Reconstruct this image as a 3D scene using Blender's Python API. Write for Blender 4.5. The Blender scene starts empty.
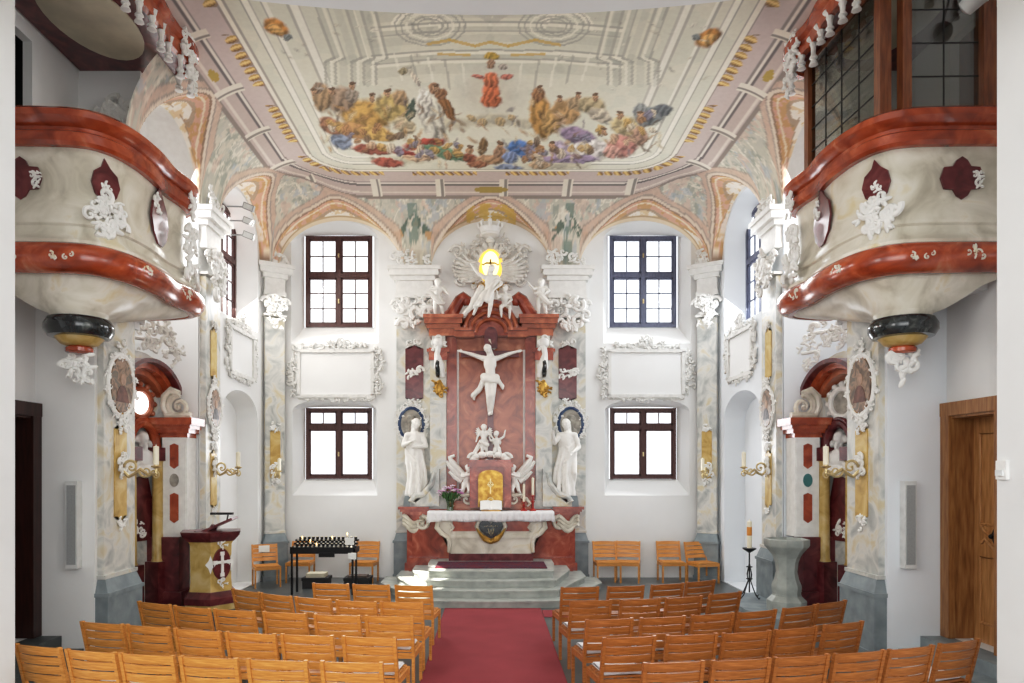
import bpy, bmesh, math, random
import numpy as np
from mathutils import Vector, Matrix, Euler
PI = math.pi
COL = bpy.context.scene.collection
F, CX, CY, H = 700.0, 491.0, 470.0, 2.41     # focal length and vanishing point of the 1024x683 frame, eye height
def at(px, py, Y): return Vector(((px-CX)*Y/F, Y, H+(CY-py)*Y/F))
def V(*a): return Vector(a)

# ------------------------------------------------------------------ materials
MATS = {}
def _new(name):
    m = bpy.data.materials.new(name); m.use_nodes = True
    nt = m.node_tree; b = nt.nodes['Principled BSDF']; MATS[name] = m
    return m, nt, b
def _coord(nt, scale=(1,1,1)):
    tc = nt.nodes.new('ShaderNodeTexCoord'); mp = nt.nodes.new('ShaderNodeMapping')
    mp.inputs['Scale'].default_value = scale
    nt.links.new(tc.outputs['Object'], mp.inputs['Vector']); return mp.outputs['Vector']
def _ramp(nt, fac, stops):
    r = nt.nodes.new('ShaderNodeValToRGB'); e = r.color_ramp.elements
    while len(e) < len(stops): e.new(0.5)
    for k, (p, c) in enumerate(stops): e[k].position = p; e[k].color = (*c, 1)
    nt.links.new(fac, r.inputs['Fac']); return r.outputs['Color']
def _bump(nt, b, h, s, d=.02):
    bp = nt.nodes.new('ShaderNodeBump'); bp.inputs['Strength'].default_value = s; bp.inputs['Distance'].default_value = d
    nt.links.new(h, bp.inputs['Height']); nt.links.new(bp.outputs['Normal'], b.inputs['Normal'])
def noisy(name, stops, scale=3, rough=.6, metal=0, detail=4, dist=0, vec=(1,1,1), bump=0, coat=0):
    m, nt, b = _new(name)
    n = nt.nodes.new('ShaderNodeTexNoise'); n.inputs['Scale'].default_value = scale
    n.inputs['Detail'].default_value = detail; n.inputs['Distortion'].default_value = dist
    nt.links.new(_coord(nt, vec), n.inputs['Vector'])
    nt.links.new(_ramp(nt, n.outputs['Fac'], stops), b.inputs['Base Color'])
    b.inputs['Roughness'].default_value = rough; b.inputs['Metallic'].default_value = metal
    if coat: b.inputs['Coat Weight'].default_value = coat; b.inputs['Coat Roughness'].default_value = .08
    if bump: _bump(nt, b, n.outputs['Fac'], bump)
    return m
def plain(name, c, rough=.5, metal=0, vary=.12, scale=6, bump=0):
    lo = tuple(x*(1-vary) for x in c); hi = tuple(min(1, x*(1+vary)) for x in c)
    return noisy(name, [(.3, lo), (.7, hi)], scale, rough, metal, bump=bump)
plain('plaster', (.80,.80,.79), .8, vary=.03, scale=1.2)
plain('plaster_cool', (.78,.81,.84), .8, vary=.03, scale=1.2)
plain('stucco', (.80,.79,.76), .55, vary=.07, scale=9)
plain('stucco_half_shade', (.70,.69,.66), .6, vary=.1, scale=9)  # darker stucco copy, puts shading into white ornament
plain('stucco_shade', (.66,.64,.60), .6, vary=.12, scale=9)  # darkest stucco copy, shade held in the colour
plain('statue_white', (.82,.80,.76), .45, vary=.05, scale=8)
noisy('marble_grey', [(.26,(.28,.30,.30)),(.40,(.48,.49,.47)),(.52,(.66,.65,.61)),(.64,(.62,.54,.37)),(.72,(.66,.64,.60)),(.85,(.50,.51,.50))], 2.2, .32, detail=7, dist=1.4)
noisy('marble_cream', [(.25,(.42,.38,.30)),(.42,(.62,.58,.49)),(.58,(.74,.70,.62)),(.72,(.66,.56,.36)),(.85,(.72,.68,.6))], 2.0, .28, detail=7, dist=1.2)
noisy('marble_red', [(.28,(.15,.022,.013)),(.45,(.30,.052,.028)),(.58,(.40,.09,.05)),(.7,(.52,.20,.12)),(.85,(.34,.065,.035))], 2.6, .25, detail=8, dist=1.6, coat=.4)
noisy('marble_salmon', [(.28,(.22,.048,.022)),(.45,(.36,.092,.040)),(.6,(.48,.155,.074)),(.75,(.60,.28,.16))], 2.4, .28, detail=8, dist=1.6, coat=.3)
noisy('marble_orange', [(.25,(.18,.026,.009)),(.45,(.35,.058,.018)),(.6,(.46,.095,.032)),(.78,(.56,.22,.11))], 2.6, .22, detail=8, dist=1.5, coat=.5)
noisy('marble_maroon', [(.3,(.055,.007,.009)),(.5,(.12,.016,.02)),(.7,(.20,.045,.045))], 3.5, .28, detail=8, dist=1.5, coat=.3)
noisy('marble_yellow', [(.3,(.42,.26,.06)),(.5,(.58,.41,.14)),(.7,(.66,.52,.26))], 4, .35, detail=6, dist=1)
noisy('marble_black', [(.4,(.012,.014,.016)),(.6,(.03,.035,.035)),(.72,(.12,.13,.12))], 6, .12, detail=6, dist=1.2, coat=.5)
noisy('stone_blue', [(.3,(.19,.225,.24)),(.6,(.27,.31,.325)),(.8,(.33,.37,.38))], 5, .6, detail=8, bump=.08)
noisy('stone_step', [(.3,(.28,.30,.28)),(.6,(.40,.42,.39)),(.8,(.46,.48,.45))], 5, .42, detail=8)
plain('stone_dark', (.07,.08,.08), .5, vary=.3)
noisy('gold', [(.3,(.26,.13,.022)),(.5,(.42,.24,.05)),(.7,(.62,.40,.11))], 9, .34, .6)
plain('brass', (.62,.50,.28), .35, .6)
noisy('chair_wood_sunny', [(.3,(.47,.19,.038)),(.5,(.60,.27,.062)),(.7,(.70,.35,.10))], 5, .42, detail=5, vec=(1.2,6,14))  # lighter copy of the chair wood, sunlight put into its colour
noisy('chair_wood_shaded', [(.3,(.26,.084,.018)),(.5,(.36,.128,.030)),(.7,(.45,.18,.05))], 5, .42, detail=5, vec=(1.2,6,14))  # same chair wood with shade in its colour, for the right block
noisy('door_wood', [(.3,(.22,.085,.025)),(.5,(.33,.145,.045)),(.7,(.42,.21,.075))], 4, .42, detail=6, vec=(7,7,.8), coat=.2)
noisy('door_leaf_wood', [(.3,(.33,.145,.045)),(.5,(.46,.225,.08)),(.7,(.56,.30,.12))], 4, .42, detail=6, vec=(7,7,.8))
noisy('loge_wood', [(.3,(.13,.035,.012)),(.5,(.22,.068,.024)),(.7,(.30,.11,.04))], 4, .35, detail=6, vec=(7,7,.8), coat=.3)
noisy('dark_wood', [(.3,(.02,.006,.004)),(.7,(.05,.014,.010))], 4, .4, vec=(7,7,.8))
noisy('window_wood', [(.3,(.065,.025,.022)),(.7,(.11,.045,.04))], 6, .4, vec=(5,5,1))
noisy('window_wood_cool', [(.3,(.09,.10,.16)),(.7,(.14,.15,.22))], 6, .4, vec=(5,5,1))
plain('black_metal', (.012,.012,.014), .4, .3)
plain('soft_black', (.015,.014,.014), .6)
plain('linen', (.78,.77,.78), .85, vary=.05, scale=20, bump=.1)
plain('paper', (.85,.85,.82), .8, vary=.03)
plain('wax', (.86,.80,.64), .5, vary=.04)
plain('red_enamel', (.38,.03,.02), .3)
plain('loud_grey', (.34,.35,.35), .6, vary=.1, scale=60)
plain('loud_case', (.66,.67,.66), .45)
plain('box_card', (.10,.07,.055), .7, vary=.3)
plain('petal_pink', (.62,.28,.52), .6, vary=.3, scale=30)
plain('petal_white', (.80,.68,.76), .6, vary=.15, scale=30)
plain('leaf_green', (.05,.14,.035), .6, vary=.4, scale=30)
plain('recess_gloom', (.01,.009,.008), .9)  # near-black colour stands for the unlit depth behind the left loge
plain('cream_oval', (.60,.55,.42), .6, vary=.14, scale=3)
noisy('medal_grey', [(.3,(.20,.19,.17)),(.6,(.40,.37,.32)),(.8,(.52,.48,.42))], 9, .6, detail=6)
noisy('blue_enamel', [(.3,(.015,.03,.09)),(.7,(.07,.12,.22))], 12, .3)
plain('teal_inlay', (.06,.20,.20), .35)
noisy('portrait', [(.25,(.06,.045,.035)),(.42,(.20,.14,.10)),(.52,(.40,.27,.19)),(.6,(.16,.15,.13)),(.75,(.30,.20,.13))], 7, .35, detail=3, dist=.6)
plain('rose_paint', (.55,.36,.34), .6, vary=.15)
def floor_mat():
    m, nt, b = _new('floor_slate')
    br = nt.nodes.new('ShaderNodeTexBrick'); br.inputs['Scale'].default_value = 1.0
    br.inputs['Color1'].default_value = (.085,.095,.095,1); br.inputs['Color2'].default_value = (.115,.125,.125,1); br.inputs['Mortar'].default_value = (.07,.075,.075,1)
    br.inputs['Mortar Size'].default_value = .006; br.inputs['Brick Width'].default_value = .8; br.inputs['Row Height'].default_value = .6
    nt.links.new(_coord(nt), br.inputs['Vector']); nt.links.new(br.outputs['Color'], b.inputs['Base Color']); b.inputs['Roughness'].default_value = .33
floor_mat()
def carpet_mat():
    m, nt, b = _new('carpet_red')
    n = nt.nodes.new('ShaderNodeTexNoise'); n.inputs['Scale'].default_value = 160
    n2 = nt.nodes.new('ShaderNodeTexNoise'); n2.inputs['Scale'].default_value = 1.5
    v = _coord(nt); nt.links.new(v, n.inputs['Vector']); nt.links.new(v, n2.inputs['Vector'])
    mx = nt.nodes.new('ShaderNodeMix'); mx.data_type = 'FLOAT'; nt.links.new(n.outputs['Fac'], mx.inputs[2]); nt.links.new(n2.outputs['Fac'], mx.inputs[3]); mx.inputs[0].default_value = .5
    nt.links.new(_ramp(nt, mx.outputs[0], [(.3,(.21,.026,.034)),(.7,(.32,.050,.060))]), b.inputs['Base Color'])
    b.inputs['Roughness'].default_value = .95; _bump(nt, b, n.outputs['Fac'], .3, .004)
carpet_mat()
def rug_mat():
    m, nt, b = _new('rug_pattern')
    ck = nt.nodes.new('ShaderNodeTexVoronoi'); ck.inputs['Scale'].default_value = 9; ck.distance = 'MANHATTAN'
    nt.links.new(_coord(nt, (1,1.2,1)), ck.inputs['Vector'])
    nt.links.new(_ramp(nt, ck.outputs['Distance'], [(.10,(.03,.035,.10)),(.2,(.16,.12,.11)),(.28,(.10,.008,.016)),(.5,(.07,.005,.014)),(.62,(.018,.02,.06)),(.8,(.11,.008,.02))]), b.inputs['Base Color'])
    b.inputs['Roughness'].default_value = .95
rug_mat()
def glass_mat(name, tint=(1,1,1), gl=.08, diffuse=0):
    m, nt, b = _new(name); out = nt.nodes['Material Output']; nt.nodes.remove(b)
    t = nt.nodes.new('ShaderNodeBsdfTransparent'); t.inputs['Color'].default_value = (*tint,1)
    g = nt.nodes.new('ShaderNodeBsdfGlossy'); g.inputs['Roughness'].default_value = .02
    x = nt.nodes.new('ShaderNodeMixShader'); x.inputs[0].default_value = gl
    nt.links.new(t.outputs[0], x.inputs[1]); nt.links.new(g.outputs[0], x.inputs[2]); last = x
    if diffuse:
        tr = nt.nodes.new('ShaderNodeBsdfTranslucent'); tr.inputs['Color'].default_value = (.95,.96,1,1)
        y = nt.nodes.new('ShaderNodeMixShader'); y.inputs[0].default_value = diffuse
        nt.links.new(last.outputs[0], y.inputs[1]); nt.links.new(tr.outputs[0], y.inputs[2]); last = y
    nt.links.new(last.outputs[0], out.inputs['Surface']); return m
glass_mat('pane'); glass_mat('pane_frosted', diffuse=.4); glass_mat('loge_glass', (.62,.63,.60), .16); glass_mat('vase_glass', (.75,.85,.75), .15)
def emit(name, c, s):
    m, nt, b = _new(name); b.inputs['Base Color'].default_value = (*c,1)
    b.inputs['Emission Color'].default_value = (*c,1); b.inputs['Emission Strength'].default_value = s
emit('gold_glass_glow', (1,.62,.10), 1.0); emit('glass_glow_core', (1,.86,.42), 1.6); emit('flame', (1,.65,.25), 6)  # oval glass glows in place of daylight behind it; flame is for candles
emit('daylight_glow', (1,.98,.94), 2.2)  # emission stands in for daylight behind the left round window
plain('portrait_skin',(.42,.28,.2),.5,vary=.2,scale=20); plain('portrait_brown',(.16,.07,.05),.5,vary=.5,scale=12); plain('portrait_grey',(.14,.13,.13),.5,vary=.5,scale=12); plain('orange_wax',(.72,.30,.05),.5)
def vcol_mat():
    m, nt, b = _new('fresco')
    a = nt.nodes.new('ShaderNodeVertexColor'); a.layer_name = 'paint'
    n = nt.nodes.new('ShaderNodeTexNoise'); n.inputs['Scale'].default_value = 14; n.inputs['Detail'].default_value = 6
    nt.links.new(_coord(nt), n.inputs['Vector'])
    mx = nt.nodes.new('ShaderNodeMix'); mx.data_type = 'RGBA'; mx.blend_type = 'MULTIPLY'; mx.inputs[0].default_value = .22
    nt.links.new(a.outputs['Color'], mx.inputs[6]); nt.links.new(_ramp(nt, n.outputs['Fac'], [(.3,(.75,.74,.72)),(.65,(1,1,1))]), mx.inputs[7])
    nt.links.new(mx.outputs[2], b.inputs['Base Color']); b.inputs['Roughness'].default_value = .85
vcol_mat()

# ------------------------------------------------------------------ geometry helpers (all add to a bmesh)
def BM(): return bmesh.new()
def box(bm, x0, x1, y0, y1, z0, z1, M=None):
    vs = [bm.verts.new(V(x,y,z) if M is None else M @ V(x,y,z)) for z in (z0,z1) for y in (y0,y1) for x in (x0,x1)]
    for f in ((0,1,3,2),(4,5,7,6),(0,1,5,4),(2,3,7,6),(0,2,6,4),(1,3,7,5)): bm.faces.new([vs[i] for i in f])
def frust(bm, c, w0, d0, w1, d1, z0, z1):
    vs = [bm.verts.new((c[0]+sx*w/2, c[1]+sy*d/2, z)) for (w,d,z) in ((w0,d0,z0),(w1,d1,z1)) for sx,sy in ((-1,-1),(1,-1),(1,1),(-1,1))]
    bm.faces.new(vs[:4]); bm.faces.new(vs[4:])
    for i in range(4): j = (i+1)%4; bm.faces.new((vs[i],vs[j],vs[4+j],vs[4+i]))
def tube(bm, pts, rad, n=8, flat=None):
    pts = [Vector(p) for p in pts]; N = len(pts)
    rad = rad if isinstance(rad, (list,tuple)) else [rad]*N
    up = None; rings = []
    for i in range(N):
        t = (pts[min(i+1,N-1)]-pts[max(i-1,0)]).normalized()
        if up is None: up = V(0,0,1) if abs(t.z) < .9 else V(1,0,0)
        u = t.cross(up)
        if u.length < 1e-6: up = V(.3,1,.2); u = t.cross(up)
        u.normalize(); up = u.cross(t).normalized()
        rings.append([bm.verts.new(pts[i]+rad[i]*(math.cos(2*PI*k/n)*u+math.sin(2*PI*k/n)*up)) for k in range(n)])
    for a, b in zip(rings, rings[1:]):
        for k in range(n): bm.faces.new((a[k],a[(k+1)%n],b[(k+1)%n],b[k]))
    bm.faces.new(rings[0]); bm.faces.new(rings[-1][::-1])
def lathe(bm, prof, c=(0,0,0), n=24, sx=1, sy=1, ph=0):
    rings = [[bm.verts.new((c[0]+sx*r*math.cos(2*PI*k/n+ph), c[1]+sy*r*math.sin(2*PI*k/n+ph), c[2]+z)) for k in range(n)] for r, z in prof]
    for a, b in zip(rings, rings[1:]):
        for k in range(n): bm.faces.new((a[k],a[(k+1)%n],b[(k+1)%n],b[k]))
    bm.faces.new(rings[0]); bm.faces.new(rings[-1][::-1])
def ell(bm, c, r, rot=None, seg=12, rings=8):
    M = Matrix.Translation(c) @ (rot.to_matrix().to_4x4() if rot else Matrix.Identity(4)) @ Matrix.Diagonal((*r,1))
    bmesh.ops.create_uvsphere(bm, u_segments=seg, v_segments=rings, radius=1, matrix=M)
def ico(bm, c, r, sub=2): bmesh.ops.create_icosphere(bm, subdivisions=sub, radius=r, matrix=Matrix.Translation(c))
def prism(bm, poly, h, M=None, z=0):
    a = [bm.verts.new(V(x,y,z)) for x,y in poly]; b = [bm.verts.new(V(x,y,z+h)) for x,y in poly]
    if M is not None:
        for v in a+b: v.co = M @ v.co
    n = len(poly)
    fs = [bm.faces.new(a), bm.faces.new(b)]
    for i in range(n): j = (i+1)%n; bm.faces.new((a[i],a[j],b[j],b[i]))
    if n > 4: bmesh.ops.triangulate(bm, faces=fs)
def torus(bm, R, r, M, n=32, m=8, sx=1, sy=1, a0=0, a1=2*PI):
    full = abs(a1-a0-2*PI) < 1e-6; cnt = n if full else n+1
    rings = []
    for i in range(cnt):
        a = a0+(a1-a0)*i/n; cx, cy = math.cos(a), math.sin(a)
        rings.append([bm.verts.new(M @ V(sx*R*cx+r*math.cos(2*PI*k/m)*cx, sy*R*cy+r*math.cos(2*PI*k/m)*cy, r*math.sin(2*PI*k/m))) for k in range(m)])
    for i in range(n):
        a, b = rings[i], rings[(i+1)%cnt]
        for k in range(m): bm.faces.new((a[k],a[(k+1)%m],b[(k+1)%m],b[k]))
    if not full: bm.faces.new(rings[0]); bm.faces.new(rings[-1][::-1])
def sweep(bm, path, prof, closed=True):
    """profile (o, z) swept along a plan path of (x, y); o is to the right of travel."""
    P = [Vector(p) for p in path]; N = len(P); rows = []
    for i in range(N):
        t0 = (P[i]-P[i-1]).normalized() if i else (P[1]-P[0]).normalized()
        t1 = (P[i+1]-P[i]).normalized() if i < N-1 else t0
        n0, n1 = Vector((t0.y,-t0.x)), Vector((t1.y,-t1.x)); m = (n0+n1)
        m = m/ max(.35, (1+n0.dot(n1)))
        rows.append([bm.verts.new((P[i].x+m.x*o, P[i].y+m.y*o, z)) for o, z in prof])
    K = len(prof)
    for a, b in zip(rows, rows[1:]):
        for k in range(K if closed else K-1): bm.faces.new((a[k],a[(k+1)%K],b[(k+1)%K],b[k]))
    if closed:
        fs = [bm.faces.new(rows[0]), bm.faces.new(rows[-1][::-1])]; bmesh.ops.triangulate(bm, faces=fs)
def basis(o, side):
    """local x = right as seen by someone facing the surface, y = up, z = out of the surface"""
    u, n = {'back':(V(1,0,0),V(0,-1,0)), 'left':(V(0,1,0),V(1,0,0)), 'right':(V(0,-1,0),V(-1,0,0)), 'front':(V(-1,0,0),V(0,1,0))}.get(side) if isinstance(side, str) else side
    u = u.normalized(); n = n.normalized(); v = n.cross(u)
    return Matrix(((u.x,v.x,n.x,o[0]),(u.y,v.y,n.y,o[1]),(u.z,v.z,n.z,o[2]),(0,0,0,1)))
def arcpts(cx, cy, r, a0, a1, n, ry=None): return [(cx+r*math.cos(a0+(a1-a0)*i/n), cy+(ry or r)*math.sin(a0+(a1-a0)*i/n)) for i in range(n+1)]
def arch_poly(x0, x1, z0, z1, rise, n=12):
    c = (x0+x1)/2; a = (x1-x0)/2
    return [(x0,z0),(x1,z0)] + [(c+a*math.cos(PI*i/n), z1-rise+rise*math.sin(PI*i/n)) for i in range(n+1)]
def spiral(c, r0, r1, a0, turns, n=18, z=0): return [V(c[0]+(r0+(r1-r0)*i/n)*math.cos(a0+turns*2*PI*i/n), c[1]+(r0+(r1-r0)*i/n)*math.sin(a0+turns*2*PI*i/n), z) for i in range(n+1)]
def volute(bm, c, r, a0, turns=1.5, t=.28, z=0, hand=1):
    p = spiral(c, r, r*.12, a0, turns*hand, 20, z); tube(bm, p, [r*t*(1-.6*i/20) for i in range(21)], 6); ico(bm, V(c[0],c[1],z+r*.1), r*.2, 1)
def rocaille(bm, w, h, seed, n=10, z=.03, size=1.0):
    R = random.Random(seed); s = min(w,h)*.24*size
    for i in range(n):
        a = R.random()*2*PI; q = math.sqrt(R.random()); x, y = w/2*q*math.cos(a), h/2*q*math.sin(a)
        r = s*R.uniform(.55,1.1)
        if i % 2 == 0: volute(bm, (x,y), r, R.random()*6.3, R.uniform(.7,1.15), .40, z, R.choice((-1,1)))
        else:
            for k in range(3):
                b = R.random()*6.3; ell(bm, V(x+r*.5*math.cos(b),y+r*.5*math.sin(b),z), (r*.8,r*.34,r*.32), Euler((R.uniform(-.5,.5),R.uniform(-.6,.6),b)), 8, 5)
# ------------------------------------------------------------------ objects
MW = {}
def link(o): COL.objects.link(o); return o
def finish(me, ang=35):
    me.polygons.foreach_set('use_smooth', [True]*len(me.polygons)); me.set_sharp_from_angle(angle=math.radians(ang)); me.update()
def obj(name, bm, m, parent=None, M=None, ang=35, origin=True):
    if M is not None: bm.transform(M)
    base = None
    if parent is not None: base = MW[parent.name]
    elif origin and bm.verts:
        lo = Vector([min(v.co[k] for v in bm.verts) for k in range(3)]); hi = Vector([max(v.co[k] for v in bm.verts) for k in range(3)])
        base = Matrix.Translation(((lo.x+hi.x)/2,(lo.y+hi.y)/2,lo.z))
    else: base = Matrix.Identity(4)
    bm.transform(base.inverted()); bmesh.ops.recalc_face_normals(bm, faces=bm.faces)
    me = bpy.data.meshes.new(name); bm.to_mesh(me); bm.free(); finish(me, ang)
    me.materials.append(MATS[m]); o = link(bpy.data.objects.new(name, me))
    if parent is not None: o.parent = parent
    else: o.matrix_world = base
    MW[o.name] = base
    return o
def tag(o, label, cat, group=None):
    o['label'] = label; o['category'] = cat
    if group: o['group'] = group
    return o
def thing(name, label, cat, loc=(0,0,0), rotz=0, group=None):
    o = link(bpy.data.objects.new(name, None)); o.empty_display_size = .1; o.location = loc; o.rotation_euler = (0,0,rotz)
    MW[o.name] = Matrix.Translation(loc) @ Matrix.Rotation(rotz,4,'Z')
    return tag(o, label, cat, group)
def struct(name, bm, m, parent=None, M=None, ang=35):
    o = obj(name, bm, m, parent, M, ang)
    if parent is None: o['kind'] = 'structure'
    return o
def struct_root(name, loc=(0,0,0)):
    o = link(bpy.data.objects.new(name, None)); o.location = loc; o.empty_display_size = .1; o['kind'] = 'structure'; MW[o.name] = Matrix.Translation(loc); return o
def dup(root, loc, rotz, label=None, group=None, matmap=None):
    r = root.copy(); COL.objects.link(r); r.location = loc; r.rotation_euler = (0,0,rotz); MW[r.name] = Matrix.Translation(loc) @ Matrix.Rotation(rotz,4,'Z')
    if label: r['label'] = label
    if group: r['group'] = group
    for ch in list(root.children):
        c = ch.copy(); COL.objects.link(c); c.parent = r
        for g in list(ch.children): d = g.copy(); COL.objects.link(d); d.parent = c
    return r
def sculpt(name, prims, m, parent=None, voxel=.02, M=None, smooth=2):
    bm = BM()
    for p in prims:
        if p[0] == 'c':
            a, b, ra, rb = Vector(p[1]), Vector(p[2]), p[3], p[4]; d = b-a; L = max(d.length, 1e-4)
            ico(bm, a, ra, 2); ico(bm, b, rb, 2)
            q = d.to_track_quat('Z','Y').to_matrix().to_4x4()
            bmesh.ops.create_cone(bm, cap_ends=True, segments=12, radius1=ra, radius2=rb, depth=L, matrix=Matrix.Translation((a+b)/2) @ q)
        else: ell(bm, Vector(p[1]), p[2], p[3] if len(p) > 3 else None, 14, 10)
    if M is not None: bm.transform(M)
    me = bpy.data.meshes.new('tmp'); bm.to_mesh(me); bm.free()
    t = link(bpy.data.objects.new('tmp', me)); md = t.modifiers.new('r','REMESH'); md.mode = 'VOXEL'; md.voxel_size = voxel
    if smooth: sm = t.modifiers.new('s','SMOOTH'); sm.factor = .5; sm.iterations = smooth
    ev = t.evaluated_get(bpy.context.evaluated_depsgraph_get()); me2 = bpy.data.meshes.new_from_object(ev)
    bpy.data.objects.remove(t); b2 = BM(); b2.from_mesh(me2); bpy.data.meshes.remove(me2)
    return obj(name, b2, m, parent, ang=180)
# ================================================================== THE SETTING
SPR, ZF, XW, YB = 6.9, 8.5, 5.0, 15.7          # vault spring, flat ceiling, side wall plane, back wall plane
BAYA, BAYB, BAYC = (13.98,1.15), (10.95,1.06), (8.8,1.15)
b = BM(); box(b,-7.5,7.5,-4,17,-.2,0); struct('floor', b, 'floor_slate')

# --- vaulted ceiling with a painted fresco (vertex colours on the real vault surface)
def smooth01(t): t = np.clip(t,0,1); return t*t*(3-2*t)
def vault(X, Y):
    dx, dy = XW-np.abs(X), YB-Y; r = 1.3
    d = np.where((dx<r)&(dy<r), r-np.hypot(np.maximum(r-dx,0),np.maximum(r-dy,0)), np.minimum(dx,dy))
    dc = np.clip(d,0,None); t = np.clip(dc/1.3,0,1)
    cove = SPR+1.6*np.sqrt(np.clip(1-(1-t)**2,0,1)) + .22*smooth01((dc-1.3)/3.5)
    lun = np.full_like(X, -9.0); sl = np.zeros_like(X)
    for c,a in ((-3.36,1.38),(0,1.34),(3.36,1.38)):
        s = (X-c)/a; q = np.clip(dy,0,None)
        z = np.where(np.abs(s)<1, SPR+(1.1+.42*np.minimum(q,.85))*np.sqrt(np.clip(1-s*s,0,1)), -9); z = np.where(q<1.25,z,-9)
        sl = np.where(z>lun, s, sl); lun = np.maximum(lun,z)
    for c,a in (BAYA,BAYB):
        s = (Y-c)/a; q = np.clip(dx,0,None)
        z = np.where(np.abs(s)<1, SPR+(1.1+.42*np.minimum(q,.85))*np.sqrt(np.clip(1-s*s,0,1)), -9); z = np.where(q<1.25,z,-9)
        sl = np.where(z>lun, s, sl); lun = np.maximum(lun,z)
    r = 2.3; d2 = np.where((dx<r)&(dy<r), r-np.hypot(np.maximum(r-dx,0),np.maximum(r-dy,0)), np.minimum(dx,dy)); d2 = np.minimum(d2,9)
    return np.maximum(cove,lun), cove, lun, np.where(d2<.2,d,d2), sl
RNG = np.random.RandomState(5)
def vnoise(U, W, sc):
    g = RNG.rand(97,97); u = U*sc; w = W*sc; i = np.floor(u).astype(int); j = np.floor(w).astype(int)
    fu = u-i; fw = w-j; fu = fu*fu*(3-2*fu); fw = fw*fw*(3-2*fw)
    G = lambda a,c: g[a%97,c%97]
    return (G(i,j)*(1-fu)+G(i+1,j)*fu)*(1-fw)+(G(i,j+1)*(1-fu)+G(i+1,j+1)*fu)*fw
def fbm(U,W,sc): return .5*vnoise(U,W,sc)+.3*vnoise(U,W,sc*2.1)+.2*vnoise(U,W,sc*4.3)
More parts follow.
